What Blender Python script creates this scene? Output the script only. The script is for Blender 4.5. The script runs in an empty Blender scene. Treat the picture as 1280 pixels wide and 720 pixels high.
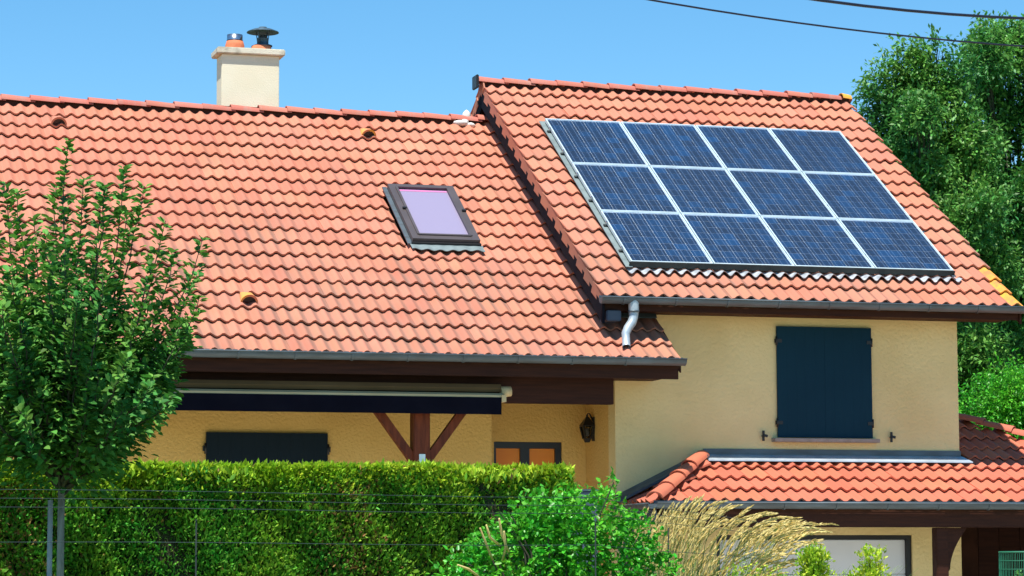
import bpy, bmesh, math, random
import numpy as np
from mathutils import Matrix, Vector
rad = math.radians
SC = bpy.context.scene
COL = SC.collection

# ------------------------------------------------------------------ camera
CAM = np.array([-10.224, -33.556, 1.6])
YAW, PITCH, ROLL, FPX = rad(16.2456), rad(5.8753), rad(-0.2315), 3500.0
_f = np.array([math.sin(YAW)*math.cos(PITCH), math.cos(YAW)*math.cos(PITCH), math.sin(PITCH)])
_r = np.array([math.cos(YAW), -math.sin(YAW), 0.0])
_u = np.cross(_r, _f)
_r, _u = math.cos(ROLL)*_r + math.sin(ROLL)*_u, -math.sin(ROLL)*_r + math.cos(ROLL)*_u
cd = bpy.data.cameras.new('camera')
cam = bpy.data.objects.new('camera', cd); COL.objects.link(cam)
cd.sensor_width = 36.0; cd.lens = FPX/1280*36.0
cd.clip_start = 0.1; cd.clip_end = 3000
cam.matrix_world = Matrix(((_r[0], _u[0], -_f[0], CAM[0]), (_r[1], _u[1], -_f[1], CAM[1]),
                           (_r[2], _u[2], -_f[2], CAM[2]), (0, 0, 0, 1)))
SC.camera = cam
SC.render.resolution_x = 1024; SC.render.resolution_y = 576

def ray(x, y):
    d = _f*FPX + _r*(x-640) - _u*(y-360)
    return d/np.linalg.norm(d)
def at(x, y, Y):                     # where the sight line meets the vertical plane y = Y
    d = ray(x, y); return CAM + d*((Y-CAM[1])/d[1])
def dep(x, y, D):                    # point at depth D along the sight line
    d = ray(x, y); return CAM + d*(D/(d@_f))
def proj(P):
    d = np.asarray(P, float)-CAM; z = d@_f
    return 640+FPX*(d@_r)/z, 360-FPX*(d@_u)/z

# ------------------------------------------------------------------ light
SUNV = np.array([-0.190, -0.318, 0.936]); SUNV /= np.linalg.norm(SUNV)
EL = math.asin(SUNV[2]); AZ = math.atan2(SUNV[0], SUNV[1])
wd = bpy.data.worlds.new('World'); SC.world = wd; wd.use_nodes = True
nt = wd.node_tree
bg = nt.nodes['Background']
sky = nt.nodes.new('ShaderNodeTexSky'); sky.sky_type = 'NISHITA'; sky.sun_disc = False
sky.sun_elevation = EL; sky.sun_rotation = AZ
sky.air_density = 1.0; sky.dust_density = 0.0; sky.ozone_density = 2.5
sky.altitude = 1500
hs = nt.nodes.new('ShaderNodeHueSaturation'); hs.inputs['Saturation'].default_value = 1.28; hs.inputs['Hue'].default_value = 0.489
nt.links.new(sky.outputs[0], hs.inputs['Color']); nt.links.new(hs.outputs[0], bg.inputs[0])
bg.inputs[1].default_value = 0.102
ld = bpy.data.lights.new('sun', 'SUN'); ld.energy = 4.3; ld.angle = rad(0.53); ld.color = (1.0, 0.955, 0.88)
sun = bpy.data.objects.new('sun', ld); COL.objects.link(sun)
sun.rotation_euler = Vector(SUNV).to_track_quat('Z', 'Y').to_euler()
SC.view_settings.view_transform = 'Standard'; SC.view_settings.look = 'None'
SC.view_settings.exposure = 0.80; SC.view_settings.gamma = 1.0

# ------------------------------------------------------------------ materials
def mat(name, col, col2=None, rough=0.7, metal=0.0, scale=4.0, detail=6.0, amt=1.0, bump=0.0, bscale=60.0,
        island=0.0, objrand=0.0, spec=0.4, stretch=None, trans=0.0, huev=0.0, coat=0.0, lo=0.35, hi=0.65, bdist=0.01):
    m = bpy.data.materials.new(name); m.use_nodes = True
    t = m.node_tree; N = t.nodes; L = t.links
    b = N['Principled BSDF']
    b.inputs['Roughness'].default_value = rough; b.inputs['Metallic'].default_value = metal
    b.inputs['Specular IOR Level'].default_value = spec
    b.inputs['Coat Weight'].default_value = coat
    tc = N.new('ShaderNodeTexCoord'); geo = N.new('ShaderNodeNewGeometry')
    mp = N.new('ShaderNodeMapping'); L.new(geo.outputs['Position'], mp.inputs[0])
    if stretch: mp.inputs['Scale'].default_value = stretch
    no = N.new('ShaderNodeTexNoise'); no.inputs['Scale'].default_value = scale; no.inputs['Detail'].default_value = detail
    L.new(mp.outputs[0], no.inputs['Vector'])
    rp = N.new('ShaderNodeMapRange'); rp.inputs['From Min'].default_value = lo; rp.inputs['From Max'].default_value = hi
    rp.inputs['To Max'].default_value = amt
    L.new(no.outputs[0], rp.inputs[0])
    mx = N.new('ShaderNodeMix'); mx.data_type = 'RGBA'
    mx.inputs[6].default_value = (*col, 1); mx.inputs[7].default_value = (*(col2 or col), 1)
    L.new(rp.outputs[0], mx.inputs[0])
    out = mx.outputs[2]
    if island or objrand:
        oi = N.new('ShaderNodeObjectInfo')
        ad = N.new('ShaderNodeMath'); ad.operation = 'ADD'
        L.new(geo.outputs['Random Per Island'], ad.inputs[0]); L.new(oi.outputs['Random'], ad.inputs[1])
        fr = N.new('ShaderNodeMath'); fr.operation = 'FRACT'; L.new(ad.outputs[0], fr.inputs[0])
        v = N.new('ShaderNodeMapRange'); v.inputs['To Min'].default_value = 1-(island or objrand); v.inputs['To Max'].default_value = 1+(island or objrand)
        L.new(fr.outputs[0], v.inputs[0])
        hv = N.new('ShaderNodeHueSaturation'); L.new(v.outputs[0], hv.inputs['Value']); L.new(out, hv.inputs['Color'])
        if huev:
            m2 = N.new('ShaderNodeMath'); m2.operation = 'MULTIPLY'; m2.inputs[1].default_value = 7.31; L.new(fr.outputs[0], m2.inputs[0])
            f2 = N.new('ShaderNodeMath'); f2.operation = 'FRACT'; L.new(m2.outputs[0], f2.inputs[0])
            h = N.new('ShaderNodeMapRange'); h.inputs['To Min'].default_value = 0.5-huev; h.inputs['To Max'].default_value = 0.5+huev
            L.new(f2.outputs[0], h.inputs[0]); L.new(h.outputs[0], hv.inputs['Hue'])
        out = hv.outputs[0]
    L.new(out, b.inputs['Base Color'])
    if bump:
        n2 = N.new('ShaderNodeTexNoise'); n2.inputs['Scale'].default_value = bscale; n2.inputs['Detail'].default_value = 4
        L.new(mp.outputs[0], n2.inputs['Vector'])
        bp = N.new('ShaderNodeBump'); bp.inputs['Strength'].default_value = bump; bp.inputs['Distance'].default_value = bdist
        L.new(n2.outputs[0], bp.inputs['Height']); L.new(bp.outputs[0], b.inputs['Normal'])
    if trans:
        tr = N.new('ShaderNodeBsdfTranslucent'); L.new(out, tr.inputs[0])
        ms = N.new('ShaderNodeMixShader'); ms.inputs[0].default_value = trans
        L.new(b.outputs[0], ms.inputs[1]); L.new(tr.outputs[0], ms.inputs[2])
        L.new(ms.outputs[0], N['Material Output'].inputs[0])
    return m

def tile_mat(name, col, col2, dirt, dirt_amt=0.45, grime_shade=0.72):
    m = mat(name, col, col2, rough=0.72, scale=1.1, detail=5, island=0.09, huev=0.004, bump=0.15, bscale=90, spec=0.25)
    t = m.node_tree; N = t.nodes; L = t.links; b = N['Principled BSDF']
    src = b.inputs['Base Color'].links[0].from_socket
    geo = N.new('ShaderNodeNewGeometry')
    n1 = N.new('ShaderNodeTexNoise'); n1.inputs['Scale'].default_value = 3.2; n1.inputs['Detail'].default_value = 7
    n1.inputs['Roughness'].default_value = 0.7
    mp = N.new('ShaderNodeMapping'); mp.inputs['Scale'].default_value = (2.2, 0.6, 0.6)
    L.new(geo.outputs['Position'], mp.inputs[0]); L.new(mp.outputs[0], n1.inputs['Vector'])
    r = N.new('ShaderNodeMapRange'); r.inputs['From Min'].default_value = 0.5; r.inputs['From Max'].default_value = 0.72
    r.inputs['To Max'].default_value = dirt_amt
    L.new(n1.outputs[0], r.inputs[0])
    n3 = N.new('ShaderNodeTexNoise'); n3.inputs['Scale'].default_value = 45; n3.inputs['Detail'].default_value = 3
    L.new(geo.outputs['Position'], n3.inputs['Vector'])
    r3 = N.new('ShaderNodeMapRange'); r3.inputs['From Min'].default_value = 0.62; r3.inputs['From Max'].default_value = 0.70
    r3.inputs['To Max'].default_value = 0.3
    L.new(n3.outputs[0], r3.inputs[0])
    mxm = N.new('ShaderNodeMath'); mxm.operation = 'MAXIMUM'
    L.new(r.outputs[0], mxm.inputs[0]); L.new(r3.outputs[0], mxm.inputs[1])
    mx = N.new('ShaderNodeMix'); mx.data_type = 'RGBA'; L.new(mxm.outputs[0], mx.inputs[0])
    L.new(src, mx.inputs[6]); mx.inputs[7].default_value = (*dirt, 1)
    # dust, algae and painted-in shade on each wave's right flank, in broad patches, more of it on the lower courses
    at_ = N.new('ShaderNodeAttribute'); at_.attribute_name = 'grime_shade'
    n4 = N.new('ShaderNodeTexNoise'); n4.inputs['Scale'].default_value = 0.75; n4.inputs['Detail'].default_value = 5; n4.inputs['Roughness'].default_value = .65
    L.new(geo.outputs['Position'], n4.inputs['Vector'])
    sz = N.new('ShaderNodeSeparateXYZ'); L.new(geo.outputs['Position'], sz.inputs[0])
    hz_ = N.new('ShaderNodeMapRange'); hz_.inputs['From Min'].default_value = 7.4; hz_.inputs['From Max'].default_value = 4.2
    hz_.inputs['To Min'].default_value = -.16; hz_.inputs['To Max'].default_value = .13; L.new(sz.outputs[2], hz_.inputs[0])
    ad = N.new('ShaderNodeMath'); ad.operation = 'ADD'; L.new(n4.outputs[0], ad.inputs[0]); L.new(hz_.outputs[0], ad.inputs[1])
    r4 = N.new('ShaderNodeMapRange'); r4.inputs['From Min'].default_value = .42; r4.inputs['From Max'].default_value = .68; r4.inputs['To Max'].default_value = grime_shade
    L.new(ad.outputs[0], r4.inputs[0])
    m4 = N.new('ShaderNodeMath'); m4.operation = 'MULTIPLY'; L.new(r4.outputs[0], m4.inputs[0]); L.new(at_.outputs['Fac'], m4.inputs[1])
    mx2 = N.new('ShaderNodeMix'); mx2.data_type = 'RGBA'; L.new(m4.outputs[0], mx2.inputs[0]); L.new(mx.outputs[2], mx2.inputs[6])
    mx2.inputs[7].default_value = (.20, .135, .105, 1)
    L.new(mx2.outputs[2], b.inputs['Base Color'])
    return m

M = {}
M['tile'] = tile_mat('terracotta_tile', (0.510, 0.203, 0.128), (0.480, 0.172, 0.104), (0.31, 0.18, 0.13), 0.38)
M['tile_new'] = tile_mat('fresh_terracotta_tile', (0.54, 0.160, 0.092), (0.50, 0.135, 0.075), (0.42, 0.13, 0.08), 0.3, grime_shade=0.12)
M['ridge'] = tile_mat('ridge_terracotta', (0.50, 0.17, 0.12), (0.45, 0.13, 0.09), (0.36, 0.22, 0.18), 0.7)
M['ochre'] = mat('lichen_ochre_tile', (0.72, 0.36, 0.04), (0.62, 0.20, 0.07), rough=0.8, scale=9, bump=0.2)
M['vent'] = mat('half_ochre_tile', (0.62, 0.22, 0.12), (0.70, 0.34, 0.05), rough=0.8, scale=9, bump=0.2)
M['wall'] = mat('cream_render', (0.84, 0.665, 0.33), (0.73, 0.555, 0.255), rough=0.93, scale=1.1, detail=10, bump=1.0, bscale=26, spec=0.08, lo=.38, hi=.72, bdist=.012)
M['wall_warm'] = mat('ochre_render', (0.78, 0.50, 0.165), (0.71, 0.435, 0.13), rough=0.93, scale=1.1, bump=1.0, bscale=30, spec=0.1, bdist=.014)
M['chim'] = mat('pale_chimney_render', (0.84, 0.79, 0.60), (0.80, 0.74, 0.54), rough=0.9, scale=2.5, bump=0.3, spec=0.15)
M['concrete'] = mat('weathered_concrete', (0.72, 0.68, 0.54), (0.40, 0.37, 0.28), rough=0.9, scale=7, bump=0.4, lo=.45, hi=.75)
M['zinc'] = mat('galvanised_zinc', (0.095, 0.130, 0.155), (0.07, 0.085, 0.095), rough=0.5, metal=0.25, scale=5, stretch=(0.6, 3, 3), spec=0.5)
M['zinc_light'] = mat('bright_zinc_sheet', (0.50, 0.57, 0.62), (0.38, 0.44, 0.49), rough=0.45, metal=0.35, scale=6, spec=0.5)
M['flash'] = mat('dull_zinc_sheet', (0.20, 0.25, 0.25), (0.15, 0.19, 0.19), rough=0.7, metal=0.1, scale=8, spec=.2)
M['lead'] = mat('painted_lead_apron', (0.55, 0.58, 0.60), (0.30, 0.33, 0.36), rough=0.5, metal=0.2, scale=14)
M['wood'] = mat('dark_stained_wood', (0.050, 0.015, 0.007), (0.030, 0.009, 0.005), rough=0.65, spec=.2, scale=6, stretch=(0.4, 6, 6), bump=0.2)
M['wood_red'] = mat('red_brown_beam_wood', (0.19, 0.045, 0.018), (0.10, 0.024, 0.011), rough=0.6, spec=.2, scale=5, stretch=(6, 6, 0.7), bump=0.2)
M['soffit'] = mat('dark_soffit_board', (0.06, 0.022, 0.011), (0.035, 0.013, 0.007), rough=0.7, spec=.15, scale=5)
M['shutter'] = mat('dark_blue_green_shutter_paint', (0.004, 0.034, 0.058), (0.003, 0.028, 0.050), rough=0.55, scale=1.0, spec=0.12)
M['shutter2'] = mat('slate_shutter_paint', (0.006, 0.014, 0.022), (0.005, 0.012, 0.019), rough=0.5, spec=.15, scale=2)
M['black'] = mat('black_metal', (0.012, 0.012, 0.014), rough=0.45, spec=0.5)
M['tar'] = mat('tarred_verge_board', (0.006, 0.008, 0.015), (0.012, 0.013, 0.018), rough=.85, spec=.08, scale=5)
M['sill'] = mat('grey_stone_sill', (0.36, 0.31, 0.27), (0.28, 0.24, 0.20), rough=0.85, scale=12)
M['navy'] = mat('navy_awning_cloth', (0.004, 0.004, 0.010), (0.006, 0.006, 0.013), rough=0.9, spec=.08, scale=3)
M['cream'] = mat('cream_painted_metal', (0.66, 0.50, 0.27), (0.58, 0.43, 0.22), rough=0.6, spec=.15, scale=2)
M['amber'] = mat('amber_glazing', (0.85, 0.27, 0.028), (0.72, 0.20, 0.02), rough=0.35, scale=1.5, spec=0.25)
M['frame_brown'] = mat('taupe_roof_window_cladding', (0.115, 0.095, 0.095), (0.095, 0.08, 0.08), rough=0.4, metal=0.3, scale=3)
M['alu'] = mat('anodised_aluminium', (0.60, 0.72, 0.75), (0.52, 0.64, 0.68), rough=0.45, metal=0.25, scale=9, spec=0.5)
M['alu_dark'] = mat('dull_aluminium_rail', (0.045, 0.052, 0.05), (0.03, 0.035, 0.035), rough=0.6, metal=0.0, spec=.2, scale=7)
M['steel'] = mat('stainless_steel', (0.62, 0.66, 0.70), (0.45, 0.5, 0.55), rough=0.22, metal=0.95, scale=9)
M['steel_dark'] = mat('sooty_steel_cowl', (0.07, 0.13, 0.18), (0.04, 0.07, 0.09), rough=0.6, metal=0.3, scale=14)
M['pot'] = mat('orange_clay_pot', (0.66, 0.20, 0.085), (0.55, 0.15, 0.07), rough=0.8, scale=9)
M['mortar'] = mat('white_sealant', (0.80, 0.79, 0.74), (0.62, 0.60, 0.55), rough=0.8, scale=20)
M['door_white'] = mat('white_door_panel', (0.74, 0.76, 0.80), (0.70, 0.72, 0.77), rough=0.5, scale=2)
M['grey_blue'] = mat('grey_blue_cladding', (0.055, 0.08, 0.12), (0.045, 0.065, 0.10), rough=0.6, scale=3)
M['bark'] = mat('tree_bark', (0.34, 0.31, 0.25), (0.20, 0.18, 0.14), rough=0.9, scale=25, stretch=(1, 1, .3), bump=0.5)
M['twig'] = mat('dark_green_brown_twig', (0.05, 0.05, 0.03), (0.08, 0.07, 0.045), rough=.8)
M['stake'] = mat('grey_weathered_stake', (0.50, 0.49, 0.45), (0.36, 0.35, 0.32), rough=0.9, scale=20, stretch=(1, 1, .2), bump=0.3)
M['wire'] = mat('dark_fence_wire', (0.045, 0.07, 0.07), (0.025, 0.04, 0.04), rough=0.7, metal=0.0, spec=.2, scale=1.0)
M['post_dark'] = mat('dark_fence_post', (0.02, 0.03, 0.028), rough=.85, spec=.1)
M['green_wire'] = mat('green_coated_wire', (0.02, 0.16, 0.09), rough=0.5)
M['cable'] = mat('black_power_cable', (0.012, 0.013, 0.03), rough=0.5)
M['leaf_apple'] = mat('apple_leaf', (0.062, 0.215, 0.040), (0.140, 0.330, 0.048), rough=0.6, scale=3, island=0.42, huev=0.022, trans=0.26, spec=0.22)
M['leaf_big'] = mat('ash_leaf', (0.040, 0.200, 0.045), (0.140, 0.340, 0.055), rough=0.5, scale=0.7, island=0.4, huev=0.02, trans=0.3, spec=0.4)
M['leaf_big2'] = mat('ash_leaf_light', (0.045, 0.215, 0.045), (0.150, 0.370, 0.060), rough=0.5, scale=0.8, island=0.4, huev=0.02, trans=0.3, spec=0.4)
M['leaf_shrub'] = mat('bright_shrub_leaf', (0.055, 0.36, 0.020), (0.14, 0.50, 0.030), rough=0.4, scale=2.5, island=0.35, huev=0.015, trans=0.3, spec=0.45)
M['hedge'] = mat('thuja_spray', (0.085, 0.330, 0.034), (0.230, 0.430, 0.034), rough=0.6, scale=2.2, island=0.42, huev=0.025, trans=0.22, spec=0.3)
M['hedge_fresh'] = mat('fresh_thuja_spray', (0.34, 0.55, 0.03), (0.52, 0.65, 0.05), rough=0.6, scale=3.0, island=0.35, huev=0.02, trans=0.3, spec=0.3)
M['hedge_brown'] = mat('dry_thuja_spray', (0.34, 0.17, 0.06), (0.24, 0.17, 0.05), rough=0.8, scale=8, island=0.4, trans=0.15)
M['hedge_core'] = mat('dark_light_block_core', (0.022, 0.036, 0.010), (0.04, 0.03, 0.014), rough=0.95, scale=12, bump=0.8)
M['straw'] = mat('straw_plume', (0.88, 0.74, 0.32), (0.74, 0.58, 0.22), rough=0.8, scale=7, island=0.2, trans=0.3)
M['blade'] = mat('grass_blade', (0.13, 0.30, 0.06), (0.30, 0.40, 0.12), rough=0.6, scale=5, island=0.35, trans=0.25)
M['conifer'] = mat('gold_conifer_spray', (0.22, 0.48, 0.025), (0.60, 0.66, 0.05), rough=0.6, scale=8, island=0.35, huev=0.02, trans=0.25)
M['lawn'] = mat('lawn', (0.05, 0.10, 0.02), (0.09, 0.13, 0.03), rough=0.95, scale=3, bump=0.8)
M['asphalt'] = mat('asphalt', (0.05, 0.05, 0.052), (0.065, 0.063, 0.06), rough=0.9, scale=30, bump=0.5)
M['paving'] = mat('concrete_drive', (0.60, 0.54, 0.44), (0.54, 0.48, 0.38), rough=0.9, scale=6, bump=0.4)  # kept pale to bounce sunlight up at the shaded walls
M['backsheet'] = mat('white_backsheet', (0.70, 0.82, 0.95), rough=0.5)
M['dark'] = mat('shade_dark_interior', (0.035, 0.03, 0.028), rough=0.9)  # near-black, so the interior's shade is put into the wall colour

def glass_mat(name, tint, ior=1.45, rough=0.02):
    m = bpy.data.materials.new(name); m.use_nodes = True; N = m.node_tree.nodes; L = m.node_tree.links
    N.remove(N['Principled BSDF'])
    tr = N.new('ShaderNodeBsdfTransparent'); tr.inputs[0].default_value = (*tint, 1)
    gl = N.new('ShaderNodeBsdfGlossy'); gl.inputs['Roughness'].default_value = rough
    fr = N.new('ShaderNodeFresnel'); fr.inputs[0].default_value = ior
    ms = N.new('ShaderNodeMixShader'); L.new(fr.outputs[0], ms.inputs[0]); L.new(tr.outputs[0], ms.inputs[1]); L.new(gl.outputs[0], ms.inputs[2])
    L.new(ms.outputs[0], N['Material Output'].inputs[0]); return m
M['glass'] = glass_mat('clear_cover_glass', (0.97, 0.98, 1.0), 1.38, 0.05)
M['lamp_glass'] = glass_mat('lantern_glass', (0.45, 0.45, 0.45), 1.5, 0.1)

def cell_mat():
    m = bpy.data.materials.new('polycrystalline_cell'); m.use_nodes = True
    N = m.node_tree.nodes; L = m.node_tree.links; b = N['Principled BSDF']
    tc = N.new('ShaderNodeTexCoord'); oi = N.new('ShaderNodeObjectInfo')
    add = N.new('ShaderNodeVectorMath'); add.operation = 'ADD'
    L.new(tc.outputs['Object'], add.inputs[0]); L.new(oi.outputs['Location'], add.inputs[1])
    vo = N.new('ShaderNodeTexVoronoi'); vo.inputs['Scale'].default_value = 38; L.new(add.outputs[0], vo.inputs['Vector'])
    ramp = N.new('ShaderNodeMix'); ramp.data_type = 'RGBA'
    ramp.inputs[6].default_value = (0.010, 0.021, 0.045, 1); ramp.inputs[7].default_value = (0.006, 0.055, 0.155, 1)
    mu = N.new('ShaderNodeMath'); mu.operation = 'MULTIPLY_ADD'; mu.inputs[1].default_value = 0.30
    pw = N.new('ShaderNodeMath'); pw.operation = 'POWER'; pw.inputs[1].default_value = 3.0
    L.new(oi.outputs['Random'], pw.inputs[0])
    sp = N.new('ShaderNodeSeparateColor'); L.new(vo.outputs['Color'], sp.inputs[0]); L.new(sp.outputs[0], mu.inputs[0])
    pm = N.new('ShaderNodeMath'); pm.operation = 'MULTIPLY'; pm.inputs[1].default_value = 0.62; L.new(pw.outputs[0], pm.inputs[0])
    L.new(pm.outputs[0], mu.inputs[2]); L.new(mu.outputs[0], ramp.inputs[0])
    # two printed busbars on every cell, running up the slope
    sx = N.new('ShaderNodeSeparateXYZ'); L.new(tc.outputs['Generated'], sx.inputs[0])
    ab = N.new('ShaderNodeMath'); ab.operation = 'SUBTRACT'; ab.inputs[1].default_value = 0.5; L.new(sx.outputs[0], ab.inputs[0])
    a2 = N.new('ShaderNodeMath'); a2.operation = 'ABSOLUTE'; L.new(ab.outputs[0], a2.inputs[0])
    a3 = N.new('ShaderNodeMath'); a3.operation = 'SUBTRACT'; a3.inputs[1].default_value = 0.25; L.new(a2.outputs[0], a3.inputs[0])
    a4 = N.new('ShaderNodeMath'); a4.operation = 'ABSOLUTE'; L.new(a3.outputs[0], a4.inputs[0])
    lt = N.new('ShaderNodeMath'); lt.operation = 'LESS_THAN'; lt.inputs[1].default_value = 0.012; L.new(a4.outputs[0], lt.inputs[0])
    mx = N.new('ShaderNodeMix'); mx.data_type = 'RGBA'; L.new(lt.outputs[0], mx.inputs[0]); L.new(ramp.outputs[2], mx.inputs[6])
    mx.inputs[7].default_value = (0.15, 0.24, 0.40, 1)
    L.new(mx.outputs[2], b.inputs['Base Color']); b.inputs['Roughness'].default_value = 0.45
    b.inputs['Specular IOR Level'].default_value = 0.35
    return m
M['cell'] = cell_mat()

# ------------------------------------------------------------------ objects
WM = {}
def tag(o, label=None, cat=None, group=None, kind=None):
    if label: o['label'] = label
    if cat: o['category'] = cat
    if group: o['group'] = group
    if kind: o['kind'] = kind
    return o
def put(o, parent=None, mw=Matrix.Identity(4)):
    COL.objects.link(o)
    if parent is not None:
        o.parent = parent; o.matrix_parent_inverse = WM[parent.name].inverted()
    o.matrix_basis = mw; WM[o.name] = mw.copy(); return o
def empty(name, loc, mw=None):
    o = bpy.data.objects.new(name, None); o.empty_display_size = 0.3
    return put(o, None, mw if mw is not None else Matrix.Translation(Vector(loc)))

class MB:
    def __init__(s): s.v = []; s.f = []; s.n = 0; s.sm = []
    def add(s, vs, fs, smooth=False):
        s.v.extend([tuple(map(float, v)) for v in vs]); s.f.extend([tuple(i+s.n for i in f) for f in fs]); s.n += len(vs)
        s.sm.extend([smooth]*len(fs)); return s
    def box(s, x0, x1, y0, y1, z0, z1):
        vs = [(x, y, z) for z in (z0, z1) for y in (y0, y1) for x in (x0, x1)]
        return s.add(vs, [(0, 2, 3, 1), (4, 5, 7, 6), (0, 1, 5, 4), (2, 6, 7, 3), (0, 4, 6, 2), (1, 3, 7, 5)])
    def hexa(s, bot, top):
        return s.add(list(bot)+list(top), [(3, 2, 1, 0), (4, 5, 6, 7), (0, 1, 5, 4), (1, 2, 6, 5), (2, 3, 7, 6), (3, 0, 4, 7)])
    def bar(s, a, b, w, h, up=(0, 0, 1)):
        a = np.array(a, float); b = np.array(b, float); d = b-a; d /= np.linalg.norm(d)
        x = np.cross(d, up); x /= np.linalg.norm(x); z = np.cross(x, d)
        q = lambda c: [c-x*w/2-z*h/2, c+x*w/2-z*h/2, c+x*w/2+z*h/2, c-x*w/2+z*h/2]
        return s.hexa(q(a), q(b))
    def tube(s, pts, rs, n=8, cap=True, smooth=True):
        pts = [np.array(p, float) for p in pts]
        if not hasattr(rs, '__len__'): rs = [rs]*len(pts)
        vs = []; x = None
        for i, p in enumerate(pts):
            d = pts[min(i+1, len(pts)-1)]-pts[max(i-1, 0)]; d = d/(np.linalg.norm(d)+1e-9)
            if x is None: x = np.cross(d, [0.13, 0.21, 0.97] if abs(d[2]) < .9 else [1., .1, 0])
            x = x-d*(x@d); x = x/(np.linalg.norm(x)+1e-12); y = np.cross(d, x)
            for k in range(n):
                a = 2*math.pi*k/n; vs.append(p+rs[i]*(math.cos(a)*x+math.sin(a)*y))
        fs = [(i*n+k, i*n+(k+1) % n, (i+1)*n+(k+1) % n, (i+1)*n+k) for i in range(len(pts)-1) for k in range(n)]
        s.add(vs, fs, smooth)
        if cap:
            m = (len(pts)-1)*n
            s.f += [tuple(range(s.n-len(vs)+n-1, s.n-len(vs)-1, -1)), tuple(range(s.n-n, s.n))]; s.sm += [False, False]
        return s
    def lathe(s, c, prof, n=20):
        vs = [(c[0]+r*math.cos(2*math.pi*k/n), c[1]+r*math.sin(2*math.pi*k/n), c[2]+z) for r, z in prof for k in range(n)]
        fs = [(i*n+k, i*n+(k+1) % n, (i+1)*n+(k+1) % n, (i+1)*n+k) for i in range(len(prof)-1) for k in range(n)]
        return s.add(vs, fs, True)
    def extrude(s, prof, x0, x1, smooth=False, closed=False):   # prof: (y,z) list, along x
        n = len(prof)
        vs = [(x0, y, z) for y, z in prof]+[(x1, y, z) for y, z in prof]
        fs = [(i, i+1, n+i+1, n+i) for i in range(n-1)]
        if closed: fs.append((n-1, 0, n, 2*n-1))
        s.add(vs, fs, smooth)
        if closed: s.f += [tuple(range(s.n-2*n, s.n-n)), tuple(range(s.n-1, s.n-n-1, -1))]; s.sm += [False, False]
        return s
    def mesh(s, name, m, center=None):
        me = bpy.data.meshes.new(name); v = np.array(s.v)
        if center is not None: v = v-center
        me.from_pydata(v.tolist(), [], s.f); me.materials.append(m)
        me.polygons.foreach_set('use_smooth', s.sm); me.update(); return me
    def build(s, name, m, parent=None, bevel=0, **k):
        v = np.array(s.v); c = (v.min(0)+v.max(0))/2
        me = s.mesh(name, m, c)
        if bevel:
            bm = bmesh.new(); bm.from_mesh(me)
            bmesh.ops.bevel(bm, geom=list(bm.edges), offset=bevel, segments=2, affect='EDGES', clamp_overlap=True)
            bm.to_mesh(me); bm.free()
        o = bpy.data.objects.new(name, me); put(o, parent, Matrix.Translation(Vector(c)))
        return tag(o, **k)

def fast_mesh(name, V, F, m, parent=None, smooth=False, **k):     # V (n,3) array, F (m,c) array
    me = bpy.data.meshes.new(name); nf, c = F.shape
    ctr = (V.min(0)+V.max(0))/2; V = V-ctr
    me.vertices.add(len(V)); me.vertices.foreach_set('co', V.astype(np.float32).ravel())
    me.loops.add(nf*c); me.loops.foreach_set('vertex_index', F.astype(np.int32).ravel())
    me.polygons.add(nf); me.polygons.foreach_set('loop_start', np.arange(0, nf*c, c, dtype=np.int32))
    me.update(calc_edges=True); me.validate()
    me.materials.append(m)
    if smooth: me.polygons.foreach_set('use_smooth', [True]*nf)
    o = bpy.data.objects.new(name, me); put(o, parent, Matrix.Translation(Vector(ctr)))
    return tag(o, **k)

# ------------------------------------------------------------------ setting
g = MB(); g.add([(-1500, -1500, 0), (1500, -1500, 0), (1500, 1500, 0), (-1500, 1500, 0)], [(0, 1, 2, 3)])
g.build('ground', M['lawn'], kind='structure')
g = MB(); g.add([(-200, -40, .004), (200, -40, .004), (200, -24.5, .004), (-200, -24.5, .004)], [(0, 1, 2, 3)])
g.build('road', M['asphalt'], kind='structure')
g = MB(); g.box(-200, 200, -24.5, -23.2, 0.002, 0.12); g.build('pavement', M['paving'], kind='structure')
g = MB(); g.add([(0.3, -22.9, .006), (9.5, -22.9, .006), (9.5, 3, .006), (0.3, 3, .006)], [(0, 1, 2, 3)])
g.build('driveway', M['paving'], kind='structure')
g = MB(); g.add([(-9.5, -9, .008), (0.25, -9, .008), (0.25, -2, .008), (-9.5, -2, .008)], [(0, 1, 2, 3)])
g.build('bounce_terrace', M['paving'], kind='structure')  # unseen pale paving, added to bounce light onto the shaded walls

# ------------------------------------------------------------------ house
house = tag(empty('house', (0, -3.3, 0)), 'cream rendered house with terracotta tiled roofs, its higher wing above a garage door', 'house')
BETA = rad(33.09); TB = math.tan(BETA)
YR = 1.15                                # ridge line, both roofs
ZM, ZW = 7.475, 7.972                    # tile plane height at the two ridges
YEM, YEW = -4.20, -3.86                  # eave edges
YW = -3.30                               # wall plane of the wing
UL, UR = -0.19, 4.08                     # wing walls
VL, VR = -0.52, 4.66                     # wing verges
XL = -9.6                                # left end of main house
zm = lambda y: ZM-(YR-y)*TB
zw = lambda y: ZW-(YR-y)*TB

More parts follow.
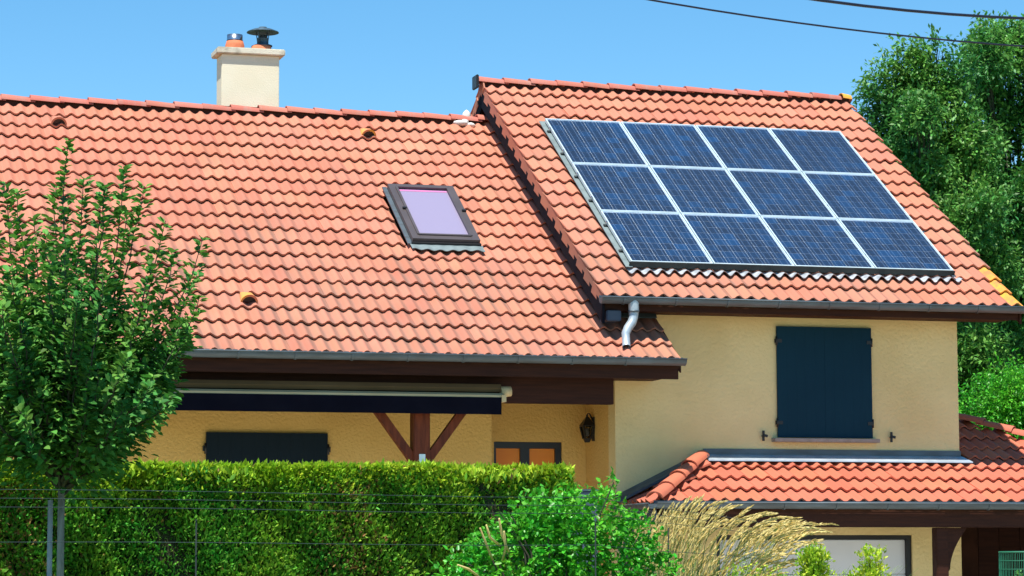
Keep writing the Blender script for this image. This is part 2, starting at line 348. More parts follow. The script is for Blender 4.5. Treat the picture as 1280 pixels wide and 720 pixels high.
# --- walls
def wall_with_holes(name, x0, x1, z0, z1, y, th, holes, m):
    mb = MB(); xs = sorted({x0, x1, *[h[0] for h in holes], *[h[1] for h in holes]}); zs = sorted({z0, z1, *[h[2] for h in holes], *[h[3] for h in holes]})
    # butt-jointed solid blocks around the openings, merged column by column
    for i in range(len(xs)-1):
        xa, xb = xs[i], xs[i+1]; runs = []; cur = None
        for j in range(len(zs)-1):
            za, zb = zs[j], zs[j+1]
            hole = any(h[0] <= xa+1e-6 and h[1] >= xb-1e-6 and h[2] <= za+1e-6 and h[3] >= zb-1e-6 for h in holes)
            if hole:
                if cur: runs.append(cur); cur = None
            else: cur = (cur[0], zb) if cur else (za, zb)
        if cur: runs.append(cur)
        for za, zb in runs: mb.box(xa, xb, y, y+th, za, zb)
    bm = bmesh.new(); me = mb.mesh('t', m); bm.from_mesh(me); bmesh.ops.remove_doubles(bm, verts=bm.verts, dist=1e-4)
    # drop the internal faces where blocks touch
    seen = {}
    for f in bm.faces: seen.setdefault(tuple(sorted(v.index for v in f.verts)), []).append(f)
    bad = [f for fl in seen.values() if len(fl) > 1 for f in fl]
    bmesh.ops.delete(bm, geom=bad, context='FACES_ONLY')
    c = Vector(((x0+x1)/2, y+th/2, (z0+z1)/2)); bmesh.ops.translate(bm, verts=bm.verts, vec=-c)
    me2 = bpy.data.meshes.new(name); bm.to_mesh(me2); bm.free(); me2.materials.append(m)
    o = bpy.data.objects.new(name, me2); put(o, house, Matrix.Translation(c)); return o

SHX0, SHX1, SHZ0, SHZ1 = 1.78, 2.965, 3.185, 4.475       # upper shutter
GDX0, GDX1, GDZ1 = 1.02, 3.455, 2.06                      # garage door
wall_with_holes('wall', UL, UR, 0, zw(YW)-0.10, YW, 0.25, [(SHX0+.06, SHX1-.06, SHZ0+.03, SHZ1-.05), (GDX0, GDX1, 0, GDZ1)], M['wall'])
# side walls of the wing (pentagonal gables) and back
def gable(x0, x1, ya, yb, z_at, ridge, name='gable_wall', m=None):
    mb = MB(); P = [(ya, 0), (yb, 0), (yb, z_at(2*YR-yb)-0.1), (YR, ridge-0.1), (ya, z_at(ya)-0.1)]
    vs = [(x0, y, z) for y, z in P]+[(x1, y, z) for y, z in P]
    fs = [(4, 3, 2, 1, 0), (5, 6, 7, 8, 9)]+[(i, (i+1) % 5, 5+(i+1) % 5, 5+i) for i in range(5)]
    mb.add(vs, fs); return mb.build(name, m or M['wall'], house)
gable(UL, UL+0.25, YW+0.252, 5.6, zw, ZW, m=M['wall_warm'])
gable(UR-0.25, UR, YW+0.252, 5.6, zw, ZW)
mb = MB(); mb.box(UL+.252, UR-.252, 5.35, 5.6, 0, zw(2*YR-5.6)-.12); mb.build('back_wall', M['wall'], house)
# main house
LSX0, LSX1, LSZ1 = -4.77, -3.385, 3.212
SX = -1.455
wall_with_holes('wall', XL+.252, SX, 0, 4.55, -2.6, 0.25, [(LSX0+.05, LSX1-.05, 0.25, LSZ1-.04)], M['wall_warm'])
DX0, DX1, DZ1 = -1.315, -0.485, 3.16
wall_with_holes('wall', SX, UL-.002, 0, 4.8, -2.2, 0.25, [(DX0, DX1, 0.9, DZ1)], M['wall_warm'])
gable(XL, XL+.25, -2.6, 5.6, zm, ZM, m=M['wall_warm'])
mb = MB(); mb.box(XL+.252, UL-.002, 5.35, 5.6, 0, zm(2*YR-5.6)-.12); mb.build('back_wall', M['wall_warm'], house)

# --- roof decks (timber under the tiles), soffits
def deck(name, x0, x1, ye, ridge, zf, lift=-0.045, th=0.07):
    yb = 2*YR-ye; mb = MB()
    A = [(ye, zf(ye)+lift), (YR, ridge+lift), (yb, zf(ye)+lift), (yb, zf(ye)+lift-th), (YR, ridge+lift-th), (ye, zf(ye)+lift-th)]
    vs = [(x0, y, z) for y, z in A]+[(x1, y, z) for y, z in A]
    fs = [(0, 1, 7, 6), (1, 2, 8, 7), (2, 3, 9, 8), (3, 4, 10, 9), (4, 5, 11, 10), (5, 0, 6, 11),
          (5, 4, 1, 0), (4, 3, 2, 1), (6, 7, 10, 11), (7, 8, 9, 10)]
    mb.add(vs, fs); return mb.build(name, M['soffit'], house)
main_roof = deck('main_roof', XL-.35, UL-.01, YEM+.03, ZM, zm)
mb = MB(); q = lambda x, y, d: (x, y, zm(y)-.045-d)              # tongue of the main roof in front of the wing
mb.hexa([q(UL-.01, YEM+.03, .07), q(.28, YEM+.03, .07), q(.28, YW-.003, .07), q(UL-.01, YW-.003, .07)],
        [q(UL-.01, YEM+.03, 0), q(.28, YEM+.03, 0), q(.28, YW-.003, 0), q(UL-.01, YW-.003, 0)])
mb.build('roof_tongue', M['soffit'], house)
wing_roof = deck('wing_roof', VL+.05, VR-.04, YEW+.03, ZW, zw)

# --- roof tiles
TW, TG, PER, AMP = 0.302, 0.3346, 0.151, 0.0215
def tile_mesh(name, m, n=12, x0=0.0, x1=TW+.010, flap=0.0, side=0, L=TG+0.045, thick=0.021, lift=0.040):
    # local x across, y up the slope, z off the roof
    mb = MB(); xs = [x0+(x1-x0)*i/n for i in range(n+1)]
    ph = lambda x: 2*math.pi*(x-PER*.5)/PER
    h = lambda x: AMP*math.cos(ph(x)+.28*math.sin(ph(x)+.9)) - 0.003*(x/TW)
    top = [(x, L, h(x)) for x in xs]; bot = [(x, 0, h(x)+lift) for x in xs]; low = [(x, .002, h(x)+lift-thick) for x in xs]
    k = n+1
    mb.add(top+bot, [(i, k+i, k+i+1, i+1) for i in range(n)], True)
    mb.add(bot+low, [(i, k+i, k+i+1, i+1) for i in range(n)], False)
    for q, sgn in ((-1, 1), (0, -1)):
        a, b = top[q], bot[q]
        if flap and q == side:
            o1, o2 = a[0]+sgn*.004, a[0]-sgn*.014
            mb.hexa([(o1-sgn*.014, 0, b[2]-flap), (o2, 0, b[2]-flap), (o2, L, a[2]-flap+.02), (o1, L, a[2]-flap+.02)],
                    [(a[0]-sgn*.014, 0, b[2]+.001), (o2, 0, b[2]-.003), (o2, L, a[2]-.003), (a[0]+sgn*.001, L, a[2])])
        else: mb.add([b, low[q], (a[0], L, a[2]-thick), a], [(0, 1, 2, 3)])
    me = mb.mesh(name, m)
    x = np.array([v[0] for v in mb.v]); g_ = .5+.5*np.cos(2*math.pi*(x-PER*.5)/PER-2.1)  # strongest on the falling flank: dirt and painted wave shade together
    at_ = me.attributes.new('grime_shade', 'FLOAT', 'POINT'); at_.data.foreach_set('value', g_.astype(np.float32))
    return me
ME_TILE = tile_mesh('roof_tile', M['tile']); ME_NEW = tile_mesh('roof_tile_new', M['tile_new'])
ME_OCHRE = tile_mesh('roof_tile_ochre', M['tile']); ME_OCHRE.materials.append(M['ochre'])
for p_ in ME_OCHRE.polygons:
    if p_.center.x > TW*.53: p_.material_index = 1
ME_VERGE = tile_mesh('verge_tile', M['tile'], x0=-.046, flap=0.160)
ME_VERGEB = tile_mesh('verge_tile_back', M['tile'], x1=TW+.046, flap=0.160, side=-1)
RT = random.Random(7)
def frame(O, ex, es):
    ex = Vector(ex).normalized(); es = Vector(es).normalized(); nn = ex.cross(es)
    if nn.z < 0: nn = -nn
    return Vector(O), ex, es, nn
def tmat(fr, u, s, jit=1.0, off=0.0):
    O, ex, es, nn = fr
    p = O+ex*(u+RT.gauss(0, .0018)*jit)+es*(s+RT.gauss(0, .0045)*jit)+nn*(off+RT.gauss(0, .0018)*jit)
    R3 = Matrix((ex, -es, nn)).transposed()
    R3 = R3 @ Matrix.Rotation(RT.gauss(0, .004)*jit, 3, 'Z')
    m = R3.to_4x4(); m.translation = p; return m
TILES = []            # (score, mesh, matrix, parent, label)
def lay(fr, rows, u0, ncol, me, parent, keep=None, s0=TG, score=True, start=0):
    for r_ in range(start, rows):
        s = s0+r_*TG
        for c in range(ncol):
            u = u0+c*TW
            if keep and not keep(u+TW/2, s-TG/2): continue
            mw = tmat(fr, u, s); sc_ = 0
            if score:
                P = [mw @ Vector(a) for a in ((0, TG, 0), (TW, TG, 0), (TW, 0, 0.03), (0, 0, 0.03))]
                Q = [proj(a) for a in P]
                cx = sum(a[0] for a in Q)/4; cy = sum(a[1] for a in Q)/4
                if 4 < cx < 1276 and 0 < cy < 716:
                    ar = 0
                    for i in range(4): ar += Q[i][0]*Q[(i+1) % 4][1]-Q[(i+1) % 4][0]*Q[i][1]
                    sc_ = abs(ar)/2
                    if cx < 235 and cy > 250: sc_ *= 0.3           # behind the young tree
            TILES.append((sc_, me, mw, parent))
cb, sb = math.cos(BETA), math.sin(BETA)
FM = frame((0, YR, ZM), (1, 0, 0), (0, -cb, -sb))
FMb = frame((0, YR, ZM), (-1, 0, 0), (0, cb, -sb))
FW = frame((0, YR, ZW), (1, 0, 0), (0, -cb, -sb))
FWb = frame((0, YR, ZW), (-1, 0, 0), (0, cb, -sb))
# skylight hole on the main roof in (u, s)
SKU0, SKU1, SKS0, SKS1 = -2.25, -1.43, 2.26, 3.75
nm = 19; s0m = 0.378
VENTS = [(-6.06, 2), (-2.162, 2), (-4.427, 16)]                   # (u, row)
hole = lambda u, s: not (SKU0-.05 < u < SKU1+.05 and SKS0-.02 < s < SKS1+.10)
ncm = 31; u0m = UL-.02-ncm*TW
lay(FM, nm, u0m, ncm, ME_TILE, main_roof, keep=hole, s0=s0m)
# tongue in front of the wing wall: free end at u ~ .28
smin = (YR-YW)/cb
lay(FM, nm, UL-.02, 1, ME_TILE, main_roof, keep=lambda u, s: s > smin-.1, s0=s0m)
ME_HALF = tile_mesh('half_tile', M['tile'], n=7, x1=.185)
for r_ in range(nm):
    s = s0m+r_*TG
    if s-TG/2 > smin-.1: TILES.append((500, ME_HALF, tmat(FM, UL-.02+TW, s), main_roof))
lay(FMb, nm, -UL+.02, ncm, ME_TILE, main_roof, score=False, s0=s0m)
# wing
nw = 18; s0w = (YR-YEW)/cb-17*TG; ncw = 17
w0 = VR-ncw*TW
AR0, AR1, AS0, AS1 = 0.0, 4.05, 1.10, 4.95
under = lambda u, s: not (AR0+.35 < u < AR1-.35 and AS0+.35 < s < AS1-.35)
ME_TILE_R = ME_TILE
def lay_wing(fr, score, uu0):
    lay(fr, nw, uu0+TW, ncw-2, ME_TILE, wing_roof, keep=under if score else None, s0=s0w, score=score)
lay_wing(FW, True, w0)
for r_ in range(nw):
    TILES.append((600, ME_OCHRE if r_ >= nw-3 else ME_TILE, tmat(FW, w0+(ncw-1)*TW, s0w+r_*TG), wing_roof))
lay(FWb, nw, -VR, ncw-1, ME_TILE, wing_roof, s0=s0w, score=False)
# left verge tiles, each with its turned-down flap, front slope and back slope
def single(name, me, mw, parent, label=None):
    o = bpy.data.objects.new(name, me); put(o, parent, mw)
    if label: o['label'] = label
    return o
for r_ in range(nw):
    single('verge_tile', ME_VERGE, tmat(FW, w0, s0w+r_*TG, .5, .004), wing_roof)
    single('verge_tile', ME_VERGEB, tmat(FWb, -w0-TW, s0w+r_*TG, .5, .004), wing_roof)

# garage / porch roof
BG = rad(24); cg, sg = math.cos(BG), math.sin(BG); TGG = math.tan(BG)
YEG, ZEG = -4.45, 2.400
zg = lambda y: ZEG+(y-YEG)*TGG
porch = MB()
HX = -0.09                                            # left eave corner
apexL = (HX+1.05/1.0*1.0, YW)                          # where the left hip meets the wall
AX = 0.87
RX, RYs = 7.35, 1.17                                   # right eave corner; hip runs 1.17 across for 1 back
topz = zg(YW)
ytop = -1.55
d_ = .05
mbp = MB()
def pr(x, y, z, dd): return (x, y, z-dd)
mbp.hexa([pr(HX+.04, YEG+.03, zg(YEG+.03), .11), pr(UR+.002, YEG+.03, zg(YEG+.03), .11), pr(UR+.002, YW-.003, topz, .11), pr(AX, YW-.003, topz, .11)],
         [pr(HX+.04, YEG+.03, zg(YEG+.03), .045), pr(UR+.002, YEG+.03, zg(YEG+.03), .045), pr(UR+.002, YW-.003, topz, .045), pr(AX, YW-.003, topz, .045)])
porch_roof = mbp.build('porch_roof', M['soffit'], house)
mbp = MB(); zt = zg(ytop); xh = UR+.004
mbp.hexa([pr(xh, YEG+.03, zg(YEG+.03), .11), pr(RX, YEG+.03, zg(YEG+.03), .11), pr(UR+.04, ytop, zt, .11), pr(xh, ytop, zt, .11)],
         [pr(xh, YEG+.03, zg(YEG+.03), .045), pr(RX, YEG+.03, zg(YEG+.03), .045), pr(UR+.04, ytop, zt, .045), pr(xh, ytop, zt, .045)])
mbp.build('carport_roof', M['soffit'], house)
mbp = MB(); mbp.hexa([(xh, ytop, zt-.11), (RX, YEG+.03, ZEG-.11), (RX, 2.5, ZEG-.11), (xh, 2.5, zt-.11)], [(xh, ytop, zt-.045), (RX, YEG+.03, ZEG-.045), (RX, 2.5, ZEG-.045), (xh, 2.5, zt-.045)])
mbp.build('carport_roof', M['soffit'], house)
FG = frame((0, YEG, ZEG), (1, 0, 0), (0, -cg, -sg))
def keepg(u, s):
    y = YEG-s*cg
    if y < YEG-.2: return False
    if u < UR+.10:
        if y > YW-.02: return False
    hip_l = HX+(y-YEG)*(AX-HX)/(YW-YEG)
    if u < hip_l-.06: return False
    return u < RX-(y-YEG)*RYs+.05
lay(FG, 1, -.2+HX, 26, ME_NEW, porch_roof, keep=keepg, s0=0.0, start=-9)
# left small slope of the porch roof (faces left)
zl = math.atan2(topz-ZEG, AX-HX)
FGL = frame((HX, YW, ZEG), (0, -1, 0), (-math.cos(zl), 0, -math.sin(zl)))
def keepl(u, s):
    x = -s*math.cos(zl); return u > .02 and u < 1.13-x*(1.15/1.05)
lay(FGL, 1, 0.0, 4, ME_NEW, porch_roof, keep=keepl, s0=0.0, start=-3, score=False)

# the 300 tiles that show largest are objects, the rest one mesh per colour joined
TILES.sort(key=lambda t: -t[0])
for sc_, me, mw, par_ in TILES[:300]:
    o = single('roof_tile', me, mw, par_)
    if me is ME_OCHRE: o['label'] = 'roof tile with its outer wave yellowed by ochre lichen'
rest = TILES[300:]
Vs, Fs, nv = [], [], 0; mats_ = []
jm = bpy.data.meshes.new('roof_tiles'); bmj = bmesh.new()
cache = {}; grs = []
allv = []; loops = []; starts = []; tot = []; mi = []; sm = []
slots = [M['tile'], M['tile_new'], M['ochre']]
vo = 0; lo_ = 0
for sc_, me, mw, par_ in rest:
    if me.name not in cache:
        v = np.empty(len(me.vertices)*3); me.vertices.foreach_get('co', v)
        li = np.empty(len(me.loops), int); me.loops.foreach_get('vertex_index', li)
        ls = np.empty(len(me.polygons), int); me.polygons.foreach_get('loop_start', ls)
        ss = np.empty(len(me.polygons), bool); me.polygons.foreach_get('use_smooth', ss)
        pm = np.empty(len(me.polygons), int); me.polygons.foreach_get('material_index', pm)
        lut = np.array([slots.index(m_) for m_ in me.materials]); gr = np.empty(len(me.vertices)); me.attributes['grime_shade'].data.foreach_get('value', gr)
        cache[me.name] = (v.reshape(-1, 3), li, ls, ss, lut[pm], gr)
    v, li, ls, ss, k, gr = cache[me.name]; grs.append(gr)
    A = np.array(mw); allv.append(v@A[:3, :3].T+A[:3, 3]); loops.append(li+vo); starts.append(ls+lo_); sm.append(ss); mi.append(k)
    vo += len(v); lo_ += len(li)
allv = np.concatenate(allv); loops = np.concatenate(loops); starts = np.concatenate(starts); sm = np.concatenate(sm); mi = np.concatenate(mi)
jm.vertices.add(len(allv)); jm.vertices.foreach_set('co', allv.astype(np.float32).ravel())
jm.loops.add(len(loops)); jm.loops.foreach_set('vertex_index', loops.astype(np.int32))
jm.polygons.add(len(starts)); jm.polygons.foreach_set('loop_start', starts.astype(np.int32))
for s_ in slots: jm.materials.append(s_)
jm.polygons.foreach_set('material_index', mi.astype(np.int32)); jm.polygons.foreach_set('use_smooth', sm)
jm.update(calc_edges=True); at_ = jm.attributes.new('grime_shade', 'FLOAT', 'POINT'); at_.data.foreach_set('value', np.concatenate(grs).astype(np.float32))
o = bpy.data.objects.new('roof_tiles', jm); put(o, house); o['kind'] = 'stuff'

# --- ridge caps and hip caps
def cap_mesh(name, m, L=.42, r=.098, n=8, taper=.012):
    mb = MB(); vs = []
    for k, (x, rr, dz) in enumerate(((0, r, 0.012), (L, r-taper, 0.0))):
        for i in range(n+1):
            a = math.pi*i/n; vs.append((x, -math.cos(a)*rr*1.12, math.sin(a)*rr*.82+dz))
    for k, (x, rr, dz) in enumerate(((0, r-.016, 0.012), (L, r-taper-.016, 0.0))):
        for i in range(n+1):
            a = math.pi*i/n; vs.append((x, -math.cos(a)*rr*1.12, math.sin(a)*rr*.82+dz))
    k = n+1
    fs = [(i, i+1, k+i+1, k+i) for i in range(n)]
    mb.add(vs, fs, True)
    mb.add(vs, [(i, 2*k+i, 2*k+i+1, i+1) for i in range(n)]+[(k+i, k+i+1, 3*k+i+1, 3*k+i) for i in range(n)]+[(2*k+i, 3*k+i, 3*k+i+1, 2*k+i+1) for i in range(n)])
    mb.add([vs[0], vs[k], vs[3*k], vs[2*k]], [(0, 1, 2, 3)]); mb.add([vs[n], vs[k+n], vs[3*k+n], vs[2*k+n]], [(3, 2, 1, 0)])
    return mb.mesh(name, m)
ME_CAP = cap_mesh('ridge_tile', M['ridge']); ME_CAPO = cap_mesh('ridge_tile_ochre', M['ochre'], L=.13); ME_HIP = cap_mesh('hip_tile', M['tile_new'], L=.46, r=.092)
def run_caps(A, B, me, parent, name='ridge_tile', step=.36, rise=0.006, lastmesh=None, rev=False):
    A = Vector(A); B = Vector(B); d = (B-A); n = int(d.length/step); d.normalize()
    y = Vector((0, 0, 1)).cross(d).normalized(); z = d.cross(y)
    for i in range(n+1):
        if i*step > (B-A).length-.08: break
        p = A+d*(i*step)+z*(rise+RT.gauss(0, .004))
        R3 = Matrix((d, y, z)).transposed() @ Matrix.Rotation(RT.gauss(0, .008), 3, 'Z') @ Matrix.Rotation(RT.gauss(0, .008)+.02, 3, 'Y')
        m_ = R3.to_4x4(); m_.translation = p; single(name, me, m_, parent)
run_caps((XL-.35, YR, ZM+.006), (VL+.12, YR, ZM+.006), ME_CAP, main_roof)
for _z, _x0, _x1, _p in ((ZM, XL-.3, VL-.02, main_roof), (ZW, VL+.03, VR-.03, wing_roof)):
    mb = MB(); mb.box(_x0, _x1, YR-.06, YR+.06, _z-.05, _z+.062); mb.build('ridge_batten', M['soffit'], _p)
run_caps((VL-.07, YR, ZW+.012), (VR-.14, YR, ZW+.012), ME_CAP, wing_roof)
m_ = Matrix.Translation((VR-.13, YR, ZW+.024)); single('ridge_tile', ME_CAPO, m_, wing_roof, 'short ochre ridge end tile')
mb = MB(); mb.box(VL-.095, VL-.06, YR-.12, YR+.10, ZW-.06, ZW+.115); mb.build('ridge_end_plate', M['black'], wing_roof, bevel=.008)
# hips
run_caps((HX-.05, YEG-.05, ZEG+.02), (AX-.05, YW-.08, topz+.03), ME_HIP, porch_roof, 'hip_tile', step=.38, rise=.012)
run_caps((RX, YEG, ZEG+.03), (UR+.05, -1.62, zg(-1.62)+.04), ME_HIP, porch_roof, 'hip_tile', step=.38, rise=.012)

# --- vent tiles
def vent(u, s, m):
    O, ex, es, nn = FM; c = np.array(O+ex*u+es*s+nn*.036)
    ex_, es_, nn_ = np.array(ex), np.array(es), np.array(nn)
    mb = MB(); n = 12; R0, R1 = .098, .076
    ring = lambda r, k, t, dz=0: [c+ex_*(-math.cos(math.pi*i/n)*r)+nn_*(math.sin(math.pi*i/n)*r*k+dz)+es_*t for i in range(n+1)]
    a = ring(R0, 1.05, 0); b = ring(R0*.7, .15, -.24); a2 = ring(R1, 1.0, 0.0); a3 = ring(R1, 1.0, -.02); k = n+1
    mb.add(a+b, [(i, i+1, k+i+1, k+i) for i in range(n)], True)
    mb.add(a+a2, [(i, k+i, k+i+1, i+1) for i in range(n)])
    mb.add(a2+a3, [(i, k+i, k+i+1, i+1) for i in range(n)], True)
    vc = mb.build('vent_cowl', m, main_roof)
    mb = MB(); mb.add(a3, [tuple(range(n+1))]); mb.build('vent_opening', M['black'], vc)
for u, s in ((-6.06, .70), (-2.162, .685), (-4.427, 5.32)): vent(u, s, M['tile'] if u < -5 else M['vent'])

# --- gutters
def gutter(x0, x1, yc, zc, r=.068, name='gutter', ends=True, br=.62, m=None):
    m = m or M['zinc']; mb = MB(); n = 10
    prof = [(yc+math.cos(a)*r, zc-math.sin(a)*r) for a in [math.pi*i/n for i in range(n+1)]]      # back -> bottom -> front
    inner = [(yc+math.cos(a)*(r-.004), zc-math.sin(a)*(r-.004)) for a in [math.pi*i/n for i in range(n+1)]]
    mb.extrude(prof[::-1], x0, x1, True); mb.extrude(inner, x0, x1, True)
    mb.tube([(x0, yc-r-.003, zc+.004), (x1, yc-r-.003, zc+.004)], .009, 8)
    mb.extrude([(yc+r, zc), (yc+r, zc+.03), (yc+r-.003, zc+.03), (yc+r-.003, zc)], x0, x1)
    for x in (x0, x1):
        mb.add([(x, y, z) for y, z in prof], [tuple(range(n+1))]); 
    gt = mb.build(name, m, house)
    x = x0+.25; k = 0
    while x < x1-.1:
        b_ = MB(); pr_ = [(yc+math.cos(a)*(r+.004), zc-math.sin(a)*(r+.004)) for a in [math.pi*i/n for i in range(n+1)]]
        po = [(yc+math.cos(a)*(r+.008), zc-math.sin(a)*(r+.008)) for a in [math.pi*i/n for i in range(n+1)]]
        b_.extrude(pr_+po[::-1], x, x+.022, False, True)
        b_.build('gutter_bracket', m, gt); x += br
    return gt
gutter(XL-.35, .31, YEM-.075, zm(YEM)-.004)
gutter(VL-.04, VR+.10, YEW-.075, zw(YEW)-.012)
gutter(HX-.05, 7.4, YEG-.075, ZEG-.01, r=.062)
# side gutter of the porch roof, running back to the wall
mb = MB(); xc = HX-.10; r = .055; n = 10
P_ = [(xc+math.cos(math.pi*i/n)*r, ZEG-.02-math.sin(math.pi*i/n)*r) for i in range(n+1)]
vs = [(x, YEG-.13, z) for x, z in P_]+[(x, YW-.004, z) for x, z in P_]; k = n+1
mb.add(vs, [(i, k+i, k+i+1, i+1) for i in range(n)], True); mb.add(vs[:k], [tuple(range(k))])
mb.tube([(xc-r, YEG-.13, ZEG-.016), (xc-r, YW-.004, ZEG-.016)], .008)
mb.build('gutter', M['zinc'], house)
# fascias
mb = MB(); mb.box(XL-.35, .27, YEM+.035, YEM+.065, 3.775, zm(YEM)-.055); mb.build('fascia_board', M['wood'], house, bevel=.004)
mb = MB(); mb.box(VL+.02, VR-.02, YEW+.035, YEW+.065, 4.562, zw(YEW)-.055); mb.build('fascia_board', M['wood'], house, bevel=.004)
mb = MB(); mb.box(HX+.03, 7.3, YEG+.035, YEG+.14, 2.13, ZEG-.06); mb.build('porch_beam', M['wood'], house, bevel=.006)
# flat soffits
mb = MB(); mb.box(XL-.3, UL-.01, YEM+.066, -2.605, 3.81, 3.83); mb.box(UL-.01, .26, YEM+.066, YW-.004, 3.812, 3.832); mb.build('soffit', M['soffit'], house)
mb = MB(); mb.box(VL+.1, VR-.06, YEW+.066, YW-.004, 4.578, 4.595); mb.build('soffit', M['soffit'], house)
mb = MB(); mb.box(HX+.1, 7.2, YEG+.142, YW-.004, 2.26, 2.275); mb.box(UR+.01, 7.2, YW, 2.4, 2.262, 2.277); mb.build('soffit', M['soffit'], house)
# verge boards of the wing (dark board under the tile flaps)
for sgn, xa, xb in ((1, VL+.004, VL+.034), (1, VR-.035, VR-.01)):
    for back in (0, 1):
        mb = MB(); ya, yb = YEW+.01, YR
        f = lambda y, dz: (y if not back else 2*YR-y, zw(y)+dz)
        pts = [f(ya, -.09), f(yb, -.09), f(yb, -.30), f(ya, -.30)]
        if xa > 1: pts = [f(ya, -.05), f(yb, -.05), f(yb, -.20), f(ya, -.20)]
        mb.hexa([(xa, y, z) for y, z in pts], [(xb, y, z) for y, z in pts]); mb.build('verge_board', M['tar'] if xa < 1 else M['wood'], wing_roof)
# purlin / corner box under the wing's front left corner
mb = MB(); mb.box(VL+.05, VL+.22, YEW-.02, YEW+.25, 4.44, 4.56); mb.build('eave_corner_box', M['grey_blue'], house, bevel=.01)
# main roof right free edge board
mb = MB(); q2 = lambda x, y, d: (x, y, zm(y)-d)
mb.hexa([q2(.282, YEM+.03, .16), q2(.30, YEM+.03, .16), q2(.30, YW-.003, .16), q2(.282, YW-.003, .16)], [q2(.282, YEM+.03, .02), q2(.30, YEM+.03, .02), q2(.30, YW-.003, .02), q2(.282, YW-.003, .02)])
mb.build('verge_board', M['wood'], main_roof)
# zinc flashing where the tongue meets the wing wall
mb = MB(); mb.hexa([q2(-.17, YW-.16, -.05), q2(.27, YW-.16, -.05), q2(.27, YW-.004, -.05), q2(-.17, YW-.004, -.05)], [q2(-.17, YW-.16, -.056), q2(.27, YW-.16, -.056), q2(.27, YW-.004, -.16), q2(-.17, YW-.004, -.16)])
mb.build('flashing', M['zinc'], house)
# swan-neck rainwater pipe from the wing gutter onto the main roof
gx = at(790, 388, YEW-.075); 
pts = [(-.18, YEW-.075, 4.66), (-.18, YEW-.075, 4.56), (-.18, YEW-.08, 4.50), (-.20, YEW-.10, 4.43), (-.245, YEW-.13, 4.37), (-.27, YEW-.15, 4.32), (-.275, YEW-.16, 4.27), (-.272, YEW-.17, 4.21)]
pts = []
for px, py in ((792, 376), (792, 388), (792, 396), (790, 403), (785, 410), (782, 417), (782.5, 424), (783, 434)):
    pts.append(at(px, py, YEW-.075-.004*max(0, (py-396)/2)-(.05 if py > 430 else 0)))
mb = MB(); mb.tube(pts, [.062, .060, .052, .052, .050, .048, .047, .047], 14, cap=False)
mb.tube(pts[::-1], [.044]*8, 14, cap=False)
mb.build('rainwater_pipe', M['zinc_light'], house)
mb = MB(); mb.tube([pts[1]+np.array([0, 0, .0]), pts[1]-np.array([0, 0, .025])], .066, 14); mb.build('pipe_collar', M['zinc'], house)

# flashing above the porch roof
mb = MB(); mb.box(AX+.0, UR+.012, YW-.016, YW-.002, topz+.062, topz+.135); mb.build('flashing', M['zinc'], house)
mb = MB(); mb.hexa([(AX-.0, YW-.175, topz-.012), (UR+.09, YW-.175, topz-.012), (UR+.03, YW-.016, topz+.055), (AX-.0, YW-.016, topz+.055)],
                   [(AX-.0, YW-.172, topz+.002), (UR+.09, YW-.172, topz+.002), (UR+.03, YW-.014, topz+.069), (AX-.0, YW-.014, topz+.069)])
mb.build('flashing', M['zinc_light'], house)
# sloping flashing along the porch roof's left slope, against the wall
mb = MB(); mb.hexa([(HX-.12, YW-.20, ZEG+.02), (AX, YW-.17, topz+.03), (AX, YW-.004, topz+.03), (HX-.12, YW-.004, ZEG+.02)],
                   [(HX-.12, YW-.20, ZEG+.05), (AX, YW-.17, topz+.06), (AX, YW-.004, topz+.11), (HX-.12, YW-.004, ZEG+.10)])
mb.build('flashing', M['zinc'], house)
# side cladding under the porch's left gutter
mb = MB(); mb.box(HX-.03, HX+.0, YEG+.03, YW-.004, 2.14, 2.32); mb.build('side_fascia', M['grey_blue'], house)
mb = MB()
for i in range(9): mb.box(HX-.022, HX-.002, YEG+.06+i*.12, YEG+.06+i*.12+.113, 0.02, 2.135)
mb.build('side_cladding', M['grey_blue'], house)

# --- chimney
chx0, chx1, chy0, chy1 = -3.875, -3.125, 1.5, 1.86
mb = MB(); mb.box(chx0, chx1, chy0, chy1, 6.9, 8.285); chim = mb.build('chimney', M['chim'], house, bevel=.006)
mb = MB(); mb.box(chx0-.065, chx1+.07, chy0-.05, chy1+.06, 8.287, 8.37); mb.build('chimney_cap', M['concrete'], chim, bevel=.012)
cz = 8.371
def px_at(x, y, v): return at(x, y, v)
a = at(293.5, 56, 1.68); b = at(326.5, 56, 1.68)
mb = MB(); mb.lathe((a[0], 1.68, cz), [(.128, 0), (.124, .06), (.108, .115), (.094, .118), (.094, .0)]); mb.build('chimney_pot', M['pot'], chim)
mb = MB(); mb.lathe((a[0], 1.68, cz), [(.102, .10), (.102, .20), (.098, .20), (.098, .10)]); mb.build('flue_liner', M['steel'], chim)
mb = MB(); mb.lathe((a[0], 1.68, cz), [(.106, .118), (.106, .128), (.1, .128)]); mb.build('liner_band', M['black'], chim)
mb = MB(); mb.lathe((b[0], 1.68, cz), [(.138, 0), (.128, .068), (.09, .072), (.09, 0)]); mb.build('chimney_pot', M['pot'], chim)
c = MB(); B0 = (b[0]+.02, 1.68, cz+.022)
c.lathe(B0, [(.125, .045), (.125, .057), (.075, .075), (.075, .135), (.079, .138), (.079, .15), (.072, .15), (.072, .07)])
for k in range(4):
    a_ = math.pi/4+k*math.pi/2; p = np.array([math.cos(a_), math.sin(a_), 0])
    c.bar(np.array(B0)+p*.078+np.array([0, 0, .08]), np.array(B0)+p*.105+np.array([0, 0, .262]), .016, .004, up=p)
c.lathe(B0, [(.0, .305), (.05, .30), (.06, .282), (.13, .268), (.205, .236), (.21, .225), (.2, .228), (.12, .25), (0, .262)], 24)
c.build('chimney_cowl', M['steel_dark'], chim)
